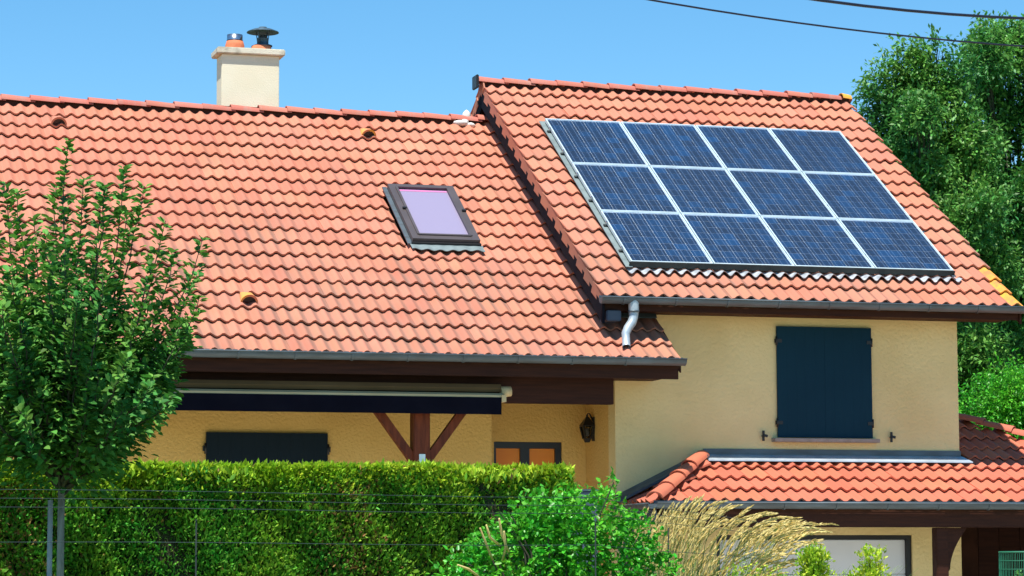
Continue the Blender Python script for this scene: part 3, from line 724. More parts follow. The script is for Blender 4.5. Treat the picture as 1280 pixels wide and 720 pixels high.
c = MB(); c.lathe(B0, [(.062, .07), (.062, .19), (.056, .19), (.056, .07)]); c.build('flue_liner', M['steel'], chim)

# white sealant lumps at the junction of the ridges
c = MB()
for (x, y, rr, e) in ((583, 146, .055, (1, 1, 1.7)), (576, 154, .06, (1.7, 1.3, .7)), (587, 156.5, .05, (1.6, 1.2, .7)), (581, 152, .04, (1.4, 1, .8))):
    P0 = at(x, y, YR-.12 if y > 150 else YR-.02)
    bm = bmesh.new(); bmesh.ops.create_icosphere(bm, subdivisions=2, radius=1)
    vs = [(P0[0]+v.co.x*rr*e[0]*(1+RT.uniform(-.15, .15)), P0[1]+v.co.y*rr*e[1], P0[2]+v.co.z*rr*e[2]*(1+RT.uniform(-.15, .15))) for v in bm.verts]
    c.add(vs, [tuple(v.index for v in f.verts) for f in bm.faces], True); bm.free()
c.build('mortar_patch', M['mortar'], main_roof)

# --- roof window
O, ex, es, nn = FM
def rp(u, s, h): return np.array(O+ex*u+es*s+nn*h)
def rbox(mb, u0, u1, s0, s1, h0, h1):
    mb.hexa([rp(u0, s1, h0), rp(u1, s1, h0), rp(u1, s0, h0), rp(u0, s0, h0)], [rp(u0, s1, h1), rp(u1, s1, h1), rp(u1, s0, h1), rp(u0, s0, h1)])
roofwin = MB()
for a_ in ((SKU0-.0, SKU0+.10, SKS0, SKS1), (SKU1-.10, SKU1, SKS0, SKS1), (SKU0+.101, SKU1-.101, SKS0, SKS0+.09), (SKU0+.101, SKU1-.101, SKS1-.11, SKS1)):
    rbox(roofwin, *a_, .02, .125)
rw = roofwin.build('roof_window', M['frame_brown'], main_roof)
mb = MB()
mb.bar(rp(SKU0+.09, SKS0+.10, .128), rp(SKU0+.09, SKS1-.10, .128), .03, .022, up=tuple(nn)); mb.bar(rp(SKU1-.09, SKS0+.10, .128), rp(SKU1-.09, SKS1-.10, .128), .03, .022, up=tuple(nn))
mb.bar(rp(SKU0+.09, SKS0+.09, .128), rp(SKU1-.09, SKS0+.09, .128), .03, .022, up=tuple(nn)); mb.bar(rp(SKU0+.09, SKS1-.10, .128), rp(SKU1-.09, SKS1-.10, .128), .03, .022, up=tuple(nn))
mb.build('glazing_bead', M['frame_brown'], rw)
mb = MB(); rbox(mb, SKU0+.10, SKU1-.10, SKS0+.09, SKS1-.11, .095, .105)
def roof_glass():
    m = bpy.data.materials.new('roof_window_glass_over_pale_blind'); m.use_nodes = True; N = m.node_tree.nodes; L = m.node_tree.links
    b_ = N['Principled BSDF']; b_.inputs['Roughness'].default_value = .04; b_.inputs['Coat Weight'].default_value = .4; b_.inputs['Coat Roughness'].default_value = .02
    b_.inputs['Base Color'].default_value = (.29, .25, .36, 1)
    return m
mb.build('pane', roof_glass(), rw)
mb = MB(); rbox(mb, SKU0+.11, SKU1-.11, SKS0+.125, SKS0+.16, .1055, .108); mb.build('blind_rail', mat('pink_blind_edge', (.62, .18, .38), rough=.5), rw)
mb = MB(); rbox(mb, SKU0-.012, SKU1+.012, SKS1+.001, SKS1+.03, -.01, .085); mb.build('lower_cover', M['black'], rw)
for u_, s_ in ((SKU0+.06, 2.96), (SKU1-.03, 2.98)):
    mb = MB(); rbox(mb, u_-.02, u_+.03, s_-.015, s_+.015, .126, .150); mb.build('pivot_cover', M['black'], rw)
# apron: a sheet dressed over the tile waves
def apron(u0, u1, s0_, s1_, m, parent, FR, name='apron', h0=.05, amp=AMP, uref=0.0, scallop=.03, lowh=.036):
    O_, ex_, es_, nn_ = FR; n = int((u1-u0)/.0126); V = []
    for j in range(5):
        for i in range(n+1):
            u = u0+(u1-u0)*i/n; w = math.cos(2*math.pi*(u-uref-PER*.5)/PER)
            k = j/4; s = s0_+(s1_-s0_)*k
            if j == 4: s += scallop*(-w)*.5+.012*math.sin(u*9.0)
            hh = h0*(1-k)+(lowh+.012)*k+amp*w*min(1, k*1.8)
            V.append(tuple(O_+ex_*u+es_*s+nn_*hh))
    mb = MB(); w_ = n+1
    mb.add(V, [(j*w_+i, (j+1)*w_+i, (j+1)*w_+i+1, j*w_+i+1) for j in range(4) for i in range(n)], True)
    mb.add([V[4*w_+i] for i in range(w_)]+[tuple(Vector(V[4*w_+i])-nn_*.008) for i in range(w_)], [(i, w_+i, w_+i+1, i+1) for i in range(n)])
    return mb.build(name, m, parent)
apron(SKU0-.03, SKU1+.03, SKS1+.02, SKS1+.17, M['flash'], rw, FM, uref=u0m, h0=.06, scallop=.006, lowh=.055, amp=.008)
mb = MB(); rbox(mb, SKU0-.055, SKU0-.002, SKS0-.03, SKS1+.02, .05, .065); mb.build('side_flashing', M['zinc'], rw); mb = MB(); rbox(mb, SKU1+.002, SKU1+.03, SKS0-.03, SKS1+.02, .02, .035)
mb.build('side_flashing', M['zinc'], rw)

# --- upper shutter
mb = MB(); mb.box(SHX0+.055, SHX1-.055, YW+.05, YW+.24, SHZ0+.03, SHZ1-.05); mb.build('window_reveal', M['dark'], house)
xm = (SHX0+SHX1)/2
for x0, x1, sg_ in ((SHX0, xm-.0006, -1), (xm+.0006, SHX1, 1)):
    mb = MB(); n = 5; w = (x1-x0)/n
    mb.box(x0, x1, YW-.030, YW-.012, SHZ0, SHZ1)
    sh = mb.build('shutter', M['shutter'], house)
    for i in range(n):
        mb = MB(); mb.box(x0+i*w+.0003, x0+(i+1)*w-.0003, YW-.033, YW-.0302, SHZ0+.002, SHZ1-.002); mb.build('plank', M['shutter'], sh)
    xo = x0 if sg_ < 0 else x1
    for z in (SHZ0+.17, SHZ1-.17):
        mb = MB(); mb.tube([(xo+sg_*.004, YW-.03, z-.05), (xo+sg_*.004, YW-.03, z+.05)], .013, 8)
        mb.box(xo+(-.02 if sg_ < 0 else .0), xo+(.0 if sg_ < 0 else .02), YW-.022, YW-.002, z-.022, z+.022)
        mb.box(min(xo, xo-sg_*.06), max(xo, xo-sg_*.06), YW-.041, YW-.0365, z-.02, z+.02)
        mb.build('hinge', M['black'], sh)
mb = MB(); mb.hexa([(SHX0-.07, YW-.12, SHZ0-.055), (SHX1+.055, YW-.12, SHZ0-.055), (SHX1+.055, YW+.04, SHZ0-.055), (SHX0-.07, YW+.04, SHZ0-.055)],
                   [(SHX0-.07, YW-.12, SHZ0-.012), (SHX1+.055, YW-.12, SHZ0-.012), (SHX1+.055, YW+.04, SHZ0-.003), (SHX0-.07, YW+.04, SHZ0-.003)])
mb.build('window_sill', M['sill'], house, bevel=.004)
for x in (1.595, 3.195):
    mb = MB(); mb.box(x-.012, x+.012, YW-.055, YW-.03, 3.14, 3.26); mb.tube([(x, YW+.0, 3.20), (x, YW-.07, 3.20)], .010, 8)
    mb.bar((x, YW-.055, 3.205), (x+.045, YW-.06, 3.195), .02, .03); mb.build('shutter_stay', M['black'], house, bevel=.002)
# --- lower shutter and glazed door
mb = MB(); mb.box(LSX0, LSX1, -2.63, -2.612, .3, LSZ1); sh = mb.build('shutter', M['shutter2'], house)
n = 10; w = (LSX1-LSX0)/n
for i in range(n):
    mb = MB(); mb.box(LSX0+i*w+.0003, LSX0+(i+1)*w-.0003, -2.633, -2.6305, .31, LSZ1-.002); mb.build('plank', M['shutter2'], sh)
for xo, s_ in ((LSX0, -1), (LSX1, 1)):
    for z in (3.03, .8):
        mb = MB(); mb.tube([(xo+s_*.006, -2.63, z-.06), (xo+s_*.006, -2.63, z+.06)], .014, 8); mb.box(min(xo, xo+s_*.035), max(xo, xo+s_*.035), -2.622, -2.602, z-.03, z+.03)
        mb.build('hinge', M['black'], sh)
mb = MB()
for a_ in ((DX0, DX0+.035), (-.985, -.875), (DX1-.075, DX1)): mb.box(a_[0], a_[1], -2.17, -2.10, .9, DZ1-.075)
mb.box(DX0, DX1, -2.17, -2.10, DZ1-.075, DZ1-.002); fr_ = mb.build('window_frame', M['black'], house)
for a_ in ((DX0+.036, -.986), (-.874, DX1-.076)):
    mb = MB(); mb.box(a_[0], a_[1], -2.14, -2.125, .95, DZ1-.077); mb.build('pane', M['amber'], fr_)

# --- garage door
mb = MB(); y0 = YW+.03
mb.box(GDX0, GDX0+.05, y0, y0+.1, 0, GDZ1); mb.box(GDX1-.055, GDX1, y0, y0+.1, 0, GDZ1); mb.box(GDX0+.051, GDX1-.056, y0, y0+.1, GDZ1-.05, GDZ1)
gd = mb.build('garage_door', M['black'], house)
for k in range(5):
    z1 = GDZ1-.055-k*.40; z0 = max(.01, z1-.396)
    mb = MB(); mb.box(GDX0+.052, GDX1-.057, y0+.05, y0+.09, z0, z1); mb.build('door_panel', M['door_white'], gd, bevel=.006)
# porch post with curved brace
mb = MB(); mb.box(3.275, 3.42, -4.36, -4.23, .02, 2.128); mb.build('post', M['wood'], house, bevel=.006)
mb = MB(); prof = []
for i in range(9):
    t = i/8; x = 3.421+.33*(t**1.6); z = 1.66+.47*t
    prof.append((x, z))
outer = [(3.421, 1.50)]+[(3.421+.33*((i/8)**1.6)+.0, 1.66+.47*(i/8)) for i in range(9)]
vs = [(3.421, 2.127)]+[(3.421, 1.62)]+[(3.45+.22*((i/8)**1.8), 1.66+.467*(i/8)) for i in range(9)]
nV = len(vs); mb.add([(x, -4.33, z) for x, z in vs]+[(x, -4.26, z) for x, z in vs], [tuple(range(nV)), tuple(range(2*nV-1, nV-1, -1))]+[(i, nV+i, nV+(i+1) % nV, (i+1) % nV) for i in range(nV)])
mb.build('brace', M['wood'], house)
# carport beyond the garage: boarded back, side and posts
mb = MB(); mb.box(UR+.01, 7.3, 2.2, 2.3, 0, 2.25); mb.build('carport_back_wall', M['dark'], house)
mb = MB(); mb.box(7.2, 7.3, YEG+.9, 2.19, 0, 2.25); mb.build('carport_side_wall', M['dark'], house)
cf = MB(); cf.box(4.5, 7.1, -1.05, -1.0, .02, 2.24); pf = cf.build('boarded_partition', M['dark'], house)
for i in range(9):
    mb = MB(); x = 4.5+i*.29; mb.box(x, x+.282, -1.075, -1.051, .03, 2.235); mb.build('plank', M['wood'] if i not in (1, 2) else M['soffit'], pf)
mb = MB(); mb.box(4.52, 4.60, -2.2, -2.1, 0, 2.25); mb.build('post', M['soffit'], house)
mb = MB(); mb.box(7.05, 7.19, -4.36, -4.23, 0, 2.128); mb.build('post', M['wood'], house)

# --- veranda beam, posts and braces in front of the main house
mb = MB(); mb.box(XL+.1, -.39, -3.86, -3.74, 3.505, 3.805); mb.build('veranda_beam', M['wood'], house, bevel=.006)
for px in (-2.61, -7.4):
    mb = MB(); mb.box(px-.092, px+.092, -3.89, -3.705, .08, 3.503); mb.build('post', M['wood_red'], house, bevel=.008)
    for s_ in (-1, 1):
        mb = MB(); mb.bar((px+s_*.075, -3.80, 2.86), (px+s_*.55, -3.80, 3.50), .09, .095, up=(0, 1, 0)); mb.build('brace', M['wood_red'], house)
    mb = MB(); mb.box(px-.035, px+.035, -3.897, -3.891, 2.74, 2.93); mb.build('metal_plate', M['steel'], house)

# ------------------------------------------------------------------ awning, lantern, box
aw = tag(empty('awning', (-4.3, -3.95, 3.5)), 'retracted awning with cream casing and navy valance under the main eaves', 'awning')
ax0, ax1 = -7.2, -1.74
mb = MB(); mb.extrude([(-3.87, 3.60), (-4.02, 3.60), (-4.075, 3.575), (-4.08, 3.55), (-4.05, 3.54), (-3.87, 3.54)], ax0, ax1, False, True)
mb.build('front_bar', M['cream'], aw, bevel=0)
mb = MB(); mb.extrude([(-3.88, 3.70), (-3.99, 3.70), (-4.01, 3.66), (-3.99, 3.615), (-3.88, 3.615)], ax0, ax1, False, True); mb.build('cassette', mat('tan_casing', (.15, .095, .045), (.12, .075, .035), rough=.7, scale=2, spec=.1), aw)
mb = MB(); mb.tube([(ax1+.001, -3.98, 3.615), (ax1+.115, -3.98, 3.625)], [.062, .055], 14); mb.box(ax1-.02, ax1+.03, -4.10, -3.95, 3.50, 3.575); mb.build('end_cap', M['cream'], aw)
mb = MB(); n = 90; V = []; 
for j, z in enumerate((3.55, 3.45, 3.362)):
    for i in range(n+1):
        x = ax0+(ax1-.02-ax0)*i/n; V.append((x, -4.085-.004*math.sin(i*.9)*(j)-.002*math.sin(i*2.3)*j, z))
w_ = n+1
mb.add(V, [(j*w_+i, (j+1)*w_+i, (j+1)*w_+i+1, j*w_+i+1) for j in range(2) for i in range(n)], True)
V2 = [(x, y+.006, z) for x, y, z in V]; mb.add(V2, [(j*w_+i, j*w_+i+1, (j+1)*w_+i+1, (j+1)*w_+i) for j in range(2) for i in range(n)], True)
mb.build('valance', M['navy'], aw)

la = tag(empty('wall_lantern', (UL, -2.5, 3.3)), 'black four-sided lantern on the ochre side wall beside the amber-paned window', 'lantern')
lx, ly, lz = UL-.080, -2.50, 3.31
mb = MB()
def ngon(r, z): return [(lx+r*math.cos(math.pi/4+k*math.pi/2), ly+r*math.sin(math.pi/4+k*math.pi/2), z) for k in range(4)]
r0 = ngon(.018, lz+.135); r1 = ngon(.105, lz+.03); r2 = ngon(.095, lz+.022)
mb.hexa(r1, r0); mb.hexa(r2, ngon(.104, lz+.029)); mb.tube([(lx, ly, lz+.135), (lx, ly, lz+.16)], .012)
mb.build('lamp_roof', M['black'], la)
mb = MB(); t0 = ngon(.088, lz+.02); b0 = ngon(.05, lz-.12)
for k in range(4): mb.bar(t0[k], b0[k], .022, .022, up=(1, 0.2, 0))
mb.hexa(ngon(.035, lz-.165), ngon(.056, lz-.118)); mb.build('lamp_cage', M['black'], la)
mb = MB(); mb.hexa(ngon(.044, lz-.115), ngon(.082, lz+.018)); mb.build('lamp_glass', M['lamp_glass'], la)
mb = MB(); mb.lathe((lx, ly, lz-.10), [(0, 0), (.022, .01), (.028, .05), (.02, .09), (0, .10)], 10); mb.build('bulb', mat('white_bulb', (.6, .6, .58), rough=.3), la)
mb = MB(); mb.box(UL-.014, UL-.001, ly-.04, ly+.04, lz-.15, lz+.13); mb.tube([(UL-.01, ly, lz+.09), (UL-.05, ly, lz+.17), (lx, ly, lz+.165)], .009, 8); mb.build('bracket', M['black'], la)

bx = at(733.5, 620, -5.6)
bb = tag(empty('utility_box', (bx[0], -5.6, 0)), 'grey-blue utility box beyond the right end of the hedge', 'box')
zt_ = at(733, 612, -5.6)[2]
mb = MB(); mb.box(bx[0]-.12, bx[0]+.12, -5.6, -5.35, .02, zt_-.02); mb.build('cabinet', M['grey_blue'], bb, bevel=.006)
mb = MB(); mb.box(bx[0]-.13, bx[0]+.13, -5.61, -5.34, zt_-.018, zt_+.005); mb.build('lid', M['grey_blue'], bb, bevel=.005)
mb = MB(); mb.box(bx[0]-.10, bx[0]+.10, -5.606, -5.602, .5, zt_-.05); mb.build('door', M['grey_blue'], bb, bevel=.001)

# ------------------------------------------------------------------ solar panels
PW, PL, GP, OFF = .997, 1.325, .014, .12
fitO = Vector((0, 0.0, 7.367)); B0_ = BETA
ex_ = Vector((1, 0, 0)); es_ = Vector((0, -cb, -sb)); nn_ = Vector((0, -sb, cb))
def fmesh():
    mb = MB(); t = .035; w = .016
    mb.box(0, PW, -w, 0, -t, .003); mb.box(0, PW, -PL, -PL+w, -t, .003)
    mb.box(0, w, -PL+w+.0005, -w-.0005, -t, .003); mb.box(PW-w, PW, -PL+w+.0005, -w-.0005, -t, .003); return mb.mesh('panel_frame', M['alu'])
ME_F = fmesh()
mb = MB(); mb.box(.0165, PW-.0165, -PL+.0165, -.0165, -.012, -.008); ME_BS = mb.mesh('backsheet', M['backsheet'])
mb = MB(); mb.add([(.0165, -PL+.0165, .0012), (PW-.0165, -PL+.0165, .0012), (PW-.0165, -.0165, .0012), (.0165, -.0165, .0012)], [(0, 1, 2, 3)]); ME_G = mb.mesh('cover_glass', M['glass'])
mb = MB(); cx_, cy_ = .1545, .1500; mb.box(-cx_/2, cx_/2, -cy_/2, cy_/2, 0, .003); ME_C = mb.mesh('solar_cell', M['cell'])
rown = ['top', 'middle', 'bottom']; coln = ['leftmost', 'second from left', 'third from left', 'rightmost']
for j in range(3):
    for i in range(4):
        p = fitO+ex_*(i*(PW+GP))+es_*(j*(PL+GP))
        R3 = Matrix((ex_, -es_, nn_)).transposed().to_4x4(); R3.translation = p
        pn = empty('solar_panel', None, R3)
        tag(pn, f'blue polycrystalline solar panel on the wing roof, {coln[i]} of the {rown[j]} row', 'solar panel', 'solar panels on the roof')
        def child(nm, me, loc=None):
            o = bpy.data.objects.new(nm, me); COL.objects.link(o); o.parent = pn
            if loc: o.location = loc
            WM[o.name] = R3 @ Matrix.Translation(loc or (0, 0, 0)); return o
        child('panel_frame', ME_F); child('backsheet', ME_BS); child('cover_glass', ME_G)
        for a_ in range(6):
            for b_ in range(8):
                child('solar_cell', ME_C, (.0215+.159*(a_+.5), -(.0265+.159*(b_+.5)), -.0075))
# mounting rails and the sheet-metal surround that drains the array
sf = tag(empty('array_mounting', tuple(fitO)), 'zinc flashing and aluminium rails framing the solar panel array', 'mounting')
O_ = fitO
def ap(u, s, h): return np.array(O_+ex_*u+es_*s+nn_*h)
def abox(mb, u0, u1, s0, s1, h0, h1):
    mb.hexa([ap(u0, s1, h0), ap(u1, s1, h0), ap(u1, s0, h0), ap(u0, s0, h0)], [ap(u0, s1, h1), ap(u1, s1, h1), ap(u1, s0, h1), ap(u0, s0, h1)])
AW, AL = 4*PW+3*GP, 3*PL+2*GP
for s in (.28, .95, 1.62, 2.29, 2.96, 3.63):
    mb = MB(); abox(mb, -.040, AW+.025, s, s+.04, -.0555, -.0365); mb.build('rail', M['alu_dark'], sf)
    for u in (-.019, AW+.002):
        mb = MB(); abox(mb, u, u+.018, s, s+.035, -.036, .006); mb.build('clamp', M['steel'], sf)
for u in [PW+k*(PW+GP)+.0005 for k in range(3)]:
    for s in (.28, .95, 1.62, 2.29, 2.96, 3.63):
        mb = MB(); abox(mb, u, u+.013, s, s+.04, -.034, .005); mb.build('clamp', M['steel'], sf)
mb = MB(); abox(mb, -.062, .02, -.04, AL+.03, -.064, -.056); mb.build('side_flashing', M['flash'], sf)
mb = MB(); abox(mb, AW-.02, AW+.03, -.05, AL+.04, -.064, -.056); mb.build('side_flashing', M['zinc'], sf)
mb = MB(); abox(mb, -.02, AW+.02, AL+.001, AL+.006, -.075, -.004); mb.build('lower_trim', M['alu_dark'], sf)
FA = (fitO+nn_*(-.135), ex_, es_, nn_)
apron(-.06, AW+.08, AL-.04, AL+.125, M['lead'], sf, FA, uref=w0, h0=.03, scallop=.035, lowh=.060)

# ------------------------------------------------------------------ power cables
def cable(p0, p1, ext, r, sag, label):
    A, B = p0, p1; d = B-A; A2 = A-d*ext; B2 = B+d*ext; pts = []
    for i in range(41):
        t = i/40; p = A2+(B2-A2)*t; q = (t*(1+2*ext)-ext); p = p+np.array([0, 0, sag*4*(q*q-q)]); pts.append(p)
    mb = MB(); mb.tube(pts, r, 6); o = mb.build('power_cable', M['cable']); tag(o, label, 'cable', 'overhead power cables')
cable(dep(785, -5, 24), dep(1280, 58, 27), 1.6, .0085, .05, 'thin overhead power cable, the lower one crossing the sky before the tall trees')
cable(dep(975, -7, 22), dep(1280, 23, 24), 3.0, .0125, .03, 'thick overhead power cable, the upper one in the top right corner')

# ------------------------------------------------------------------ foliage
NR = np.random.default_rng(11)
def unit(v): return v/(np.linalg.norm(v, axis=1, keepdims=True)+1e-9)
def leaf_mesh(name, P, D, N_, Lg, Wd, m, parent, fold=.25, six=False, **k):
    """P base points, D directions, N_ approximate normals, Lg lengths, Wd half-widths"""
    D = unit(D); S = unit(np.cross(D, N_)); N_ = np.cross(S, D); n = len(P)
    Lg = Lg[:, None]; Wd = Wd[:, None]
    if six:
        V = np.stack([P, P+D*Lg*.35-S*Wd+N_*Wd*fold, P+D*Lg*.75-S*Wd*.7+N_*Wd*fold*.6, P+D*Lg-N_*Lg*.08,
                      P+D*Lg*.75+S*Wd*.7+N_*Wd*fold*.6, P+D*Lg*.35+S*Wd+N_*Wd*fold], 1).reshape(-1, 3)
        F = (np.arange(n)[:, None, None]*6+np.array([[0, 1, 2, 3], [0, 3, 4, 5]])[None]).reshape(-1, 4)
    else:
        V = np.stack([P, P+D*Lg*.5-S*Wd+N_*Wd*fold, P+D*Lg, P+D*Lg*.5+S*Wd+N_*Wd*fold], 1).reshape(-1, 3)
        F = (np.arange(n)[:, None, None]*4+np.array([[0, 1, 2], [0, 2, 3]])[None]).reshape(-1, 3)
    return fast_mesh(name, V, F, m, parent, **k)

# --- hedge
hy = -16.2; hx0, hx1, hd, hz = -14.0, -4.75, .85, 2.30
hg = tag(empty('hedge', ((hx0+hx1)/2, hy, 0)), 'long clipped thuja hedge, yellow-green along its top, in front of the house', 'hedge')
mb = MB(); nx, nz = 120, 26
rr = np.random.default_rng(3)
mb.box(hx0+.1, hx1-.10, hy+.10, hy+hd-.1, 0, hz-.10); mb.build('light_block_core', M['hedge_core'], hg)  # added dark box inside the hedge, blocks light through the sprays
def lump(x, z): return .045*np.sin(x*3.1+1.3*np.sin(z*2.2))+.03*np.sin(x*7.7+z*5)+.02*np.sin(x*17+z*11)
def hedge_sprays(n, box, top=False, end=False, size=(.035, .075)):
    x = NR.uniform(box[0], box[1], n); z = NR.uniform(box[4], box[5], n)
    dd = NR.exponential(.045, n)
    if top:
        y = NR.uniform(hy, hy+hd, n); P = np.stack([x, y, hz-.03+.6*lump(x, y)*.6-dd*.5], 1); base = np.array([0, 0, 1.])
    elif end:
        y = NR.uniform(hy, hy+hd, n); P = np.stack([np.full(n, hx1)-.03+lump(y*2, z)-dd, y, z], 1); base = np.array([1., 0, .5])
    else: P = np.stack([x, hy+.03+lump(x, z)+dd, z], 1); base = np.array([0, -1., .75])
    D = unit(base[None]+NR.normal(0, .55, (n, 3)))
    return P, D, NR.uniform(*size, n)*.72
parts_ = [hedge_sprays(95000, (-9.6, hx1, 0, 0, 1.2, hz)), hedge_sprays(15000, (-9.6, hx1, 0, 0, hz-.22, hz), size=(.04, .085)), hedge_sprays(16000, (hx0, hx1, 0, 0, 0, 1.25)), hedge_sprays(8000, (hx0, -9.6, 0, 0, 1.2, hz)),
          hedge_sprays(40000, (hx0, hx1, 0, 0, 0, 0), top=True, size=(.04, .09)), hedge_sprays(7000, (0, 0, 0, 0, 0, hz), end=True)]
P = np.concatenate([a[0] for a in parts_]); D = np.concatenate([a[1] for a in parts_]); S = np.concatenate([a[2] for a in parts_])
# bare, browner zone in the middle of the face
br = (np.sin(P[:, 0]*2.9+.7)+np.sin(P[:, 0]*6.1+2)+.9*NR.normal(0, 1, len(P)) > 1.7) & (P[:, 2] < hz-.12) & (P[:, 2] > 1.5) & (NR.random(len(P)) < .5)
br |= (NR.random(len(P)) < .02)
nb = ~br
fresh = nb & (P[:, 2] > hz-.05-.20*NR.random(len(P))**1.5+.03*np.sin(P[:, 0]*5)); nb &= ~fresh
leaf_mesh('foliage', P[nb], D[nb], unit(NR.normal(0, 1, (nb.sum(), 3))), S[nb], S[nb]*.22, M['hedge'], hg, kind='stuff')
leaf_mesh('fresh_growth', P[fresh], D[fresh], unit(NR.normal(0, 1, (fresh.sum(), 3))), S[fresh], S[fresh]*.2, M['hedge_fresh'], hg, kind='stuff')
leaf_mesh('dry_foliage', P[br], D[br], unit(NR.normal(0, 1, (br.sum(), 3))), S[br]*.9, S[br]*.2, M['hedge_brown'], hg, kind='stuff')

# --- generic crown of many leaves round twigs
def crown(name, centres, radii, n, Lg, Wd, m, parent, droop=.2, shell=.55, six=False, per=9, tw=.16, **k):
    C = np.array(centres, float); Rr = np.array(radii, float); vol = Rr.prod(1) if Rr.ndim == 2 else Rr**3
    if Rr.ndim == 1: Rr = np.repeat(Rr[:, None], 3, 1)
    nt_ = n//per; idx = NR.choice(len(C), nt_, p=(vol**.75)/(vol**.75).sum())
    d = unit(NR.normal(0, 1, (nt_, 3))); r = (NR.random(nt_)**(1/3.0)); r = shell+(1-shell)*r; mask = NR.random(nt_) < .35; r[mask] = NR.random(mask.sum())**(1/2)
    T = C[idx]+d*Rr[idx]*r[:, None]                       # twig bases
    td = unit(d+np.array([0, 0, .35])+NR.normal(0, .45, (nt_, 3)))
    T = np.repeat(T, per, 0); td = np.repeat(td, per, 0); t = NR.random(len(T))[:, None]
    P = T+td*t*tw+NR.normal(0, tw*.10, T.shape)
    D = unit(td*.5+NR.normal(0, .6, T.shape)-np.array([0, 0, droop]))
    N_ = unit(np.array([0, 0, 1.])+NR.normal(0, .5, T.shape))
    L_ = NR.uniform(.7, 1.25, len(P))*Lg
    return leaf_mesh(name, P, D, N_, L_, L_*Wd, m, parent, six=six, **k)

# --- the young tree
ct = dep(77, 606, 16.0)
yt = tag(empty('young_tree', (ct[0], ct[1], 0)), 'young fruit tree with upright leafy shoots at the left, in front of the hedge', 'tree')
mb = MB(); mb.tube([(ct[0]-.01, ct[1], 0), (ct[0]-.008, ct[1], .8), (ct[0]-.002, ct[1], 1.6), (ct[0], ct[1], ct[2]+.1)], [.026, .023, .021, .019], 10); mb.build('trunk', M['bark'], yt)
tips = [(5, 228, 0), (-25, 232, .2), (22, 238, -.1), (84, 178, 0), (70, 232, .2), (104, 222, -.2), (128, 240, .1), (158, 210, 0), (178, 232, .15), (205, 278, -.1), (216, 318, .1),
        (256, 298, 0), (246, 345, .2), (132, 232, -.3), (160, 262, .3), (44, 270, .3), (60, 290, -.4), (190, 330, -.3), (-40, 270, -.2), (-70, 300, .1), (-90, 350, 0), (232, 400, -.25), (252, 372, -.1), (222, 440, .1), (236, 420, .2), (206, 470, -.1)]
for _ in range(54):
    xx = NR.uniform(-95, 240); tips.append((xx, 268+abs(xx-75)**1.35*.09+NR.uniform(30, 230), NR.uniform(-.75, .75)))
for _ in range(26):
    xx = NR.uniform(-60, 215); tips.append((xx, NR.uniform(420, 520), NR.uniform(-.8, .8)))
bm_ = MB(); LP, LD, LN, LL = [], [], [], []
for (px, py, dz) in tips:
    E_ = dep(px, py, 16.0+dz); hgt = E_[2]-ct[2]; B_ = ct.copy(); B_[2] += NR.uniform(-.06, .28)
    mid = B_+(E_-B_)*.45; out = (E_-B_); out[2] = 0; mid = mid+out*.28-np.array([0, 0, .04*hgt])
    n = 14; pts = [(1-t)**2*B_+2*t*(1-t)*mid+t*t*E_ for t in np.linspace(0, 1, n)]
    pts = [p+NR.normal(0, .008, 3) for p in pts]
    ln = sum(np.linalg.norm(pts[i+1]-pts[i]) for i in range(n-1))
    bm_.tube(pts, list(np.linspace(.010, .0022, n)), 5, cap=False)
    nl = int(ln*165); pts = np.array(pts)
    for q in range(nl):
        t = .14+.86*NR.random(); f = t*(n-1); i = min(int(f), n-2); p = pts[i]+(pts[i+1]-pts[i])*(f-i); ax = unit((pts[i+1]-pts[i])[None])[0]
        a_ = NR.uniform(0, 2*math.pi); side = unit(np.cross(ax, NR.normal(0, 1, 3))[None])[0]
        sp = (1-t)*.13; p = p+side*abs(NR.normal(0, sp+.012))
        LP.append(p); LD.append(side*.75+ax*.55-np.array([0, 0, .25*NR.random()])); LN.append(ax*.8+np.array([0, 0, .6])+NR.normal(0, .35, 3)); LL.append(NR.uniform(.036, .060))
bm_.build('branches', M['twig'], yt)
# denser heart of the crown
q = 5200; hc = [dep(70, 470, 16), dep(20, 430, 16.1), dep(120, 440, 15.9), dep(75, 380, 16), dep(165, 470, 16), dep(-20, 470, 16), dep(80, 545, 16), dep(130, 530, 16), dep(30, 540, 16), dep(190, 430, 16), dep(-60, 440, 16)]
hr = [.42, .36, .38, .36, .30, .38, .24, .2, .22, .24, .34]
ii = NR.choice(len(hc), q, p=np.array(hr)**2/sum(np.array(hr)**2)); dv = unit(NR.normal(0, 1, (q, 3)))
hp = np.array(hc)[ii]+dv*np.array(hr)[ii][:, None]*(NR.random(q)**.4)[:, None]
LP = np.concatenate([np.array(LP), hp]); LD = np.concatenate([np.array(LD), dv+NR.normal(0, .5, (q, 3))]); LN = np.concatenate([np.array(LN), np.array([0, 0, 1.])+NR.normal(0, .5, (q, 3))]); LL = np.concatenate([np.array(LL), NR.uniform(.034, .058, q)])
leaf_mesh('crown', LP, LD, LN, LL, LL*.35, M['leaf_apple'], yt, fold=.35, six=True, kind='stuff')
sp_ = dep(62, 625, 16.05)
mb = MB(); mb.tube([(sp_[0], sp_[1], 0), (sp_[0]+.005, sp_[1], sp_[2])], [.018, .015], 8)
tag(mb.build('tree_stake', M['stake']), 'slim grey wooden stake left of the young tree trunk', 'stake')

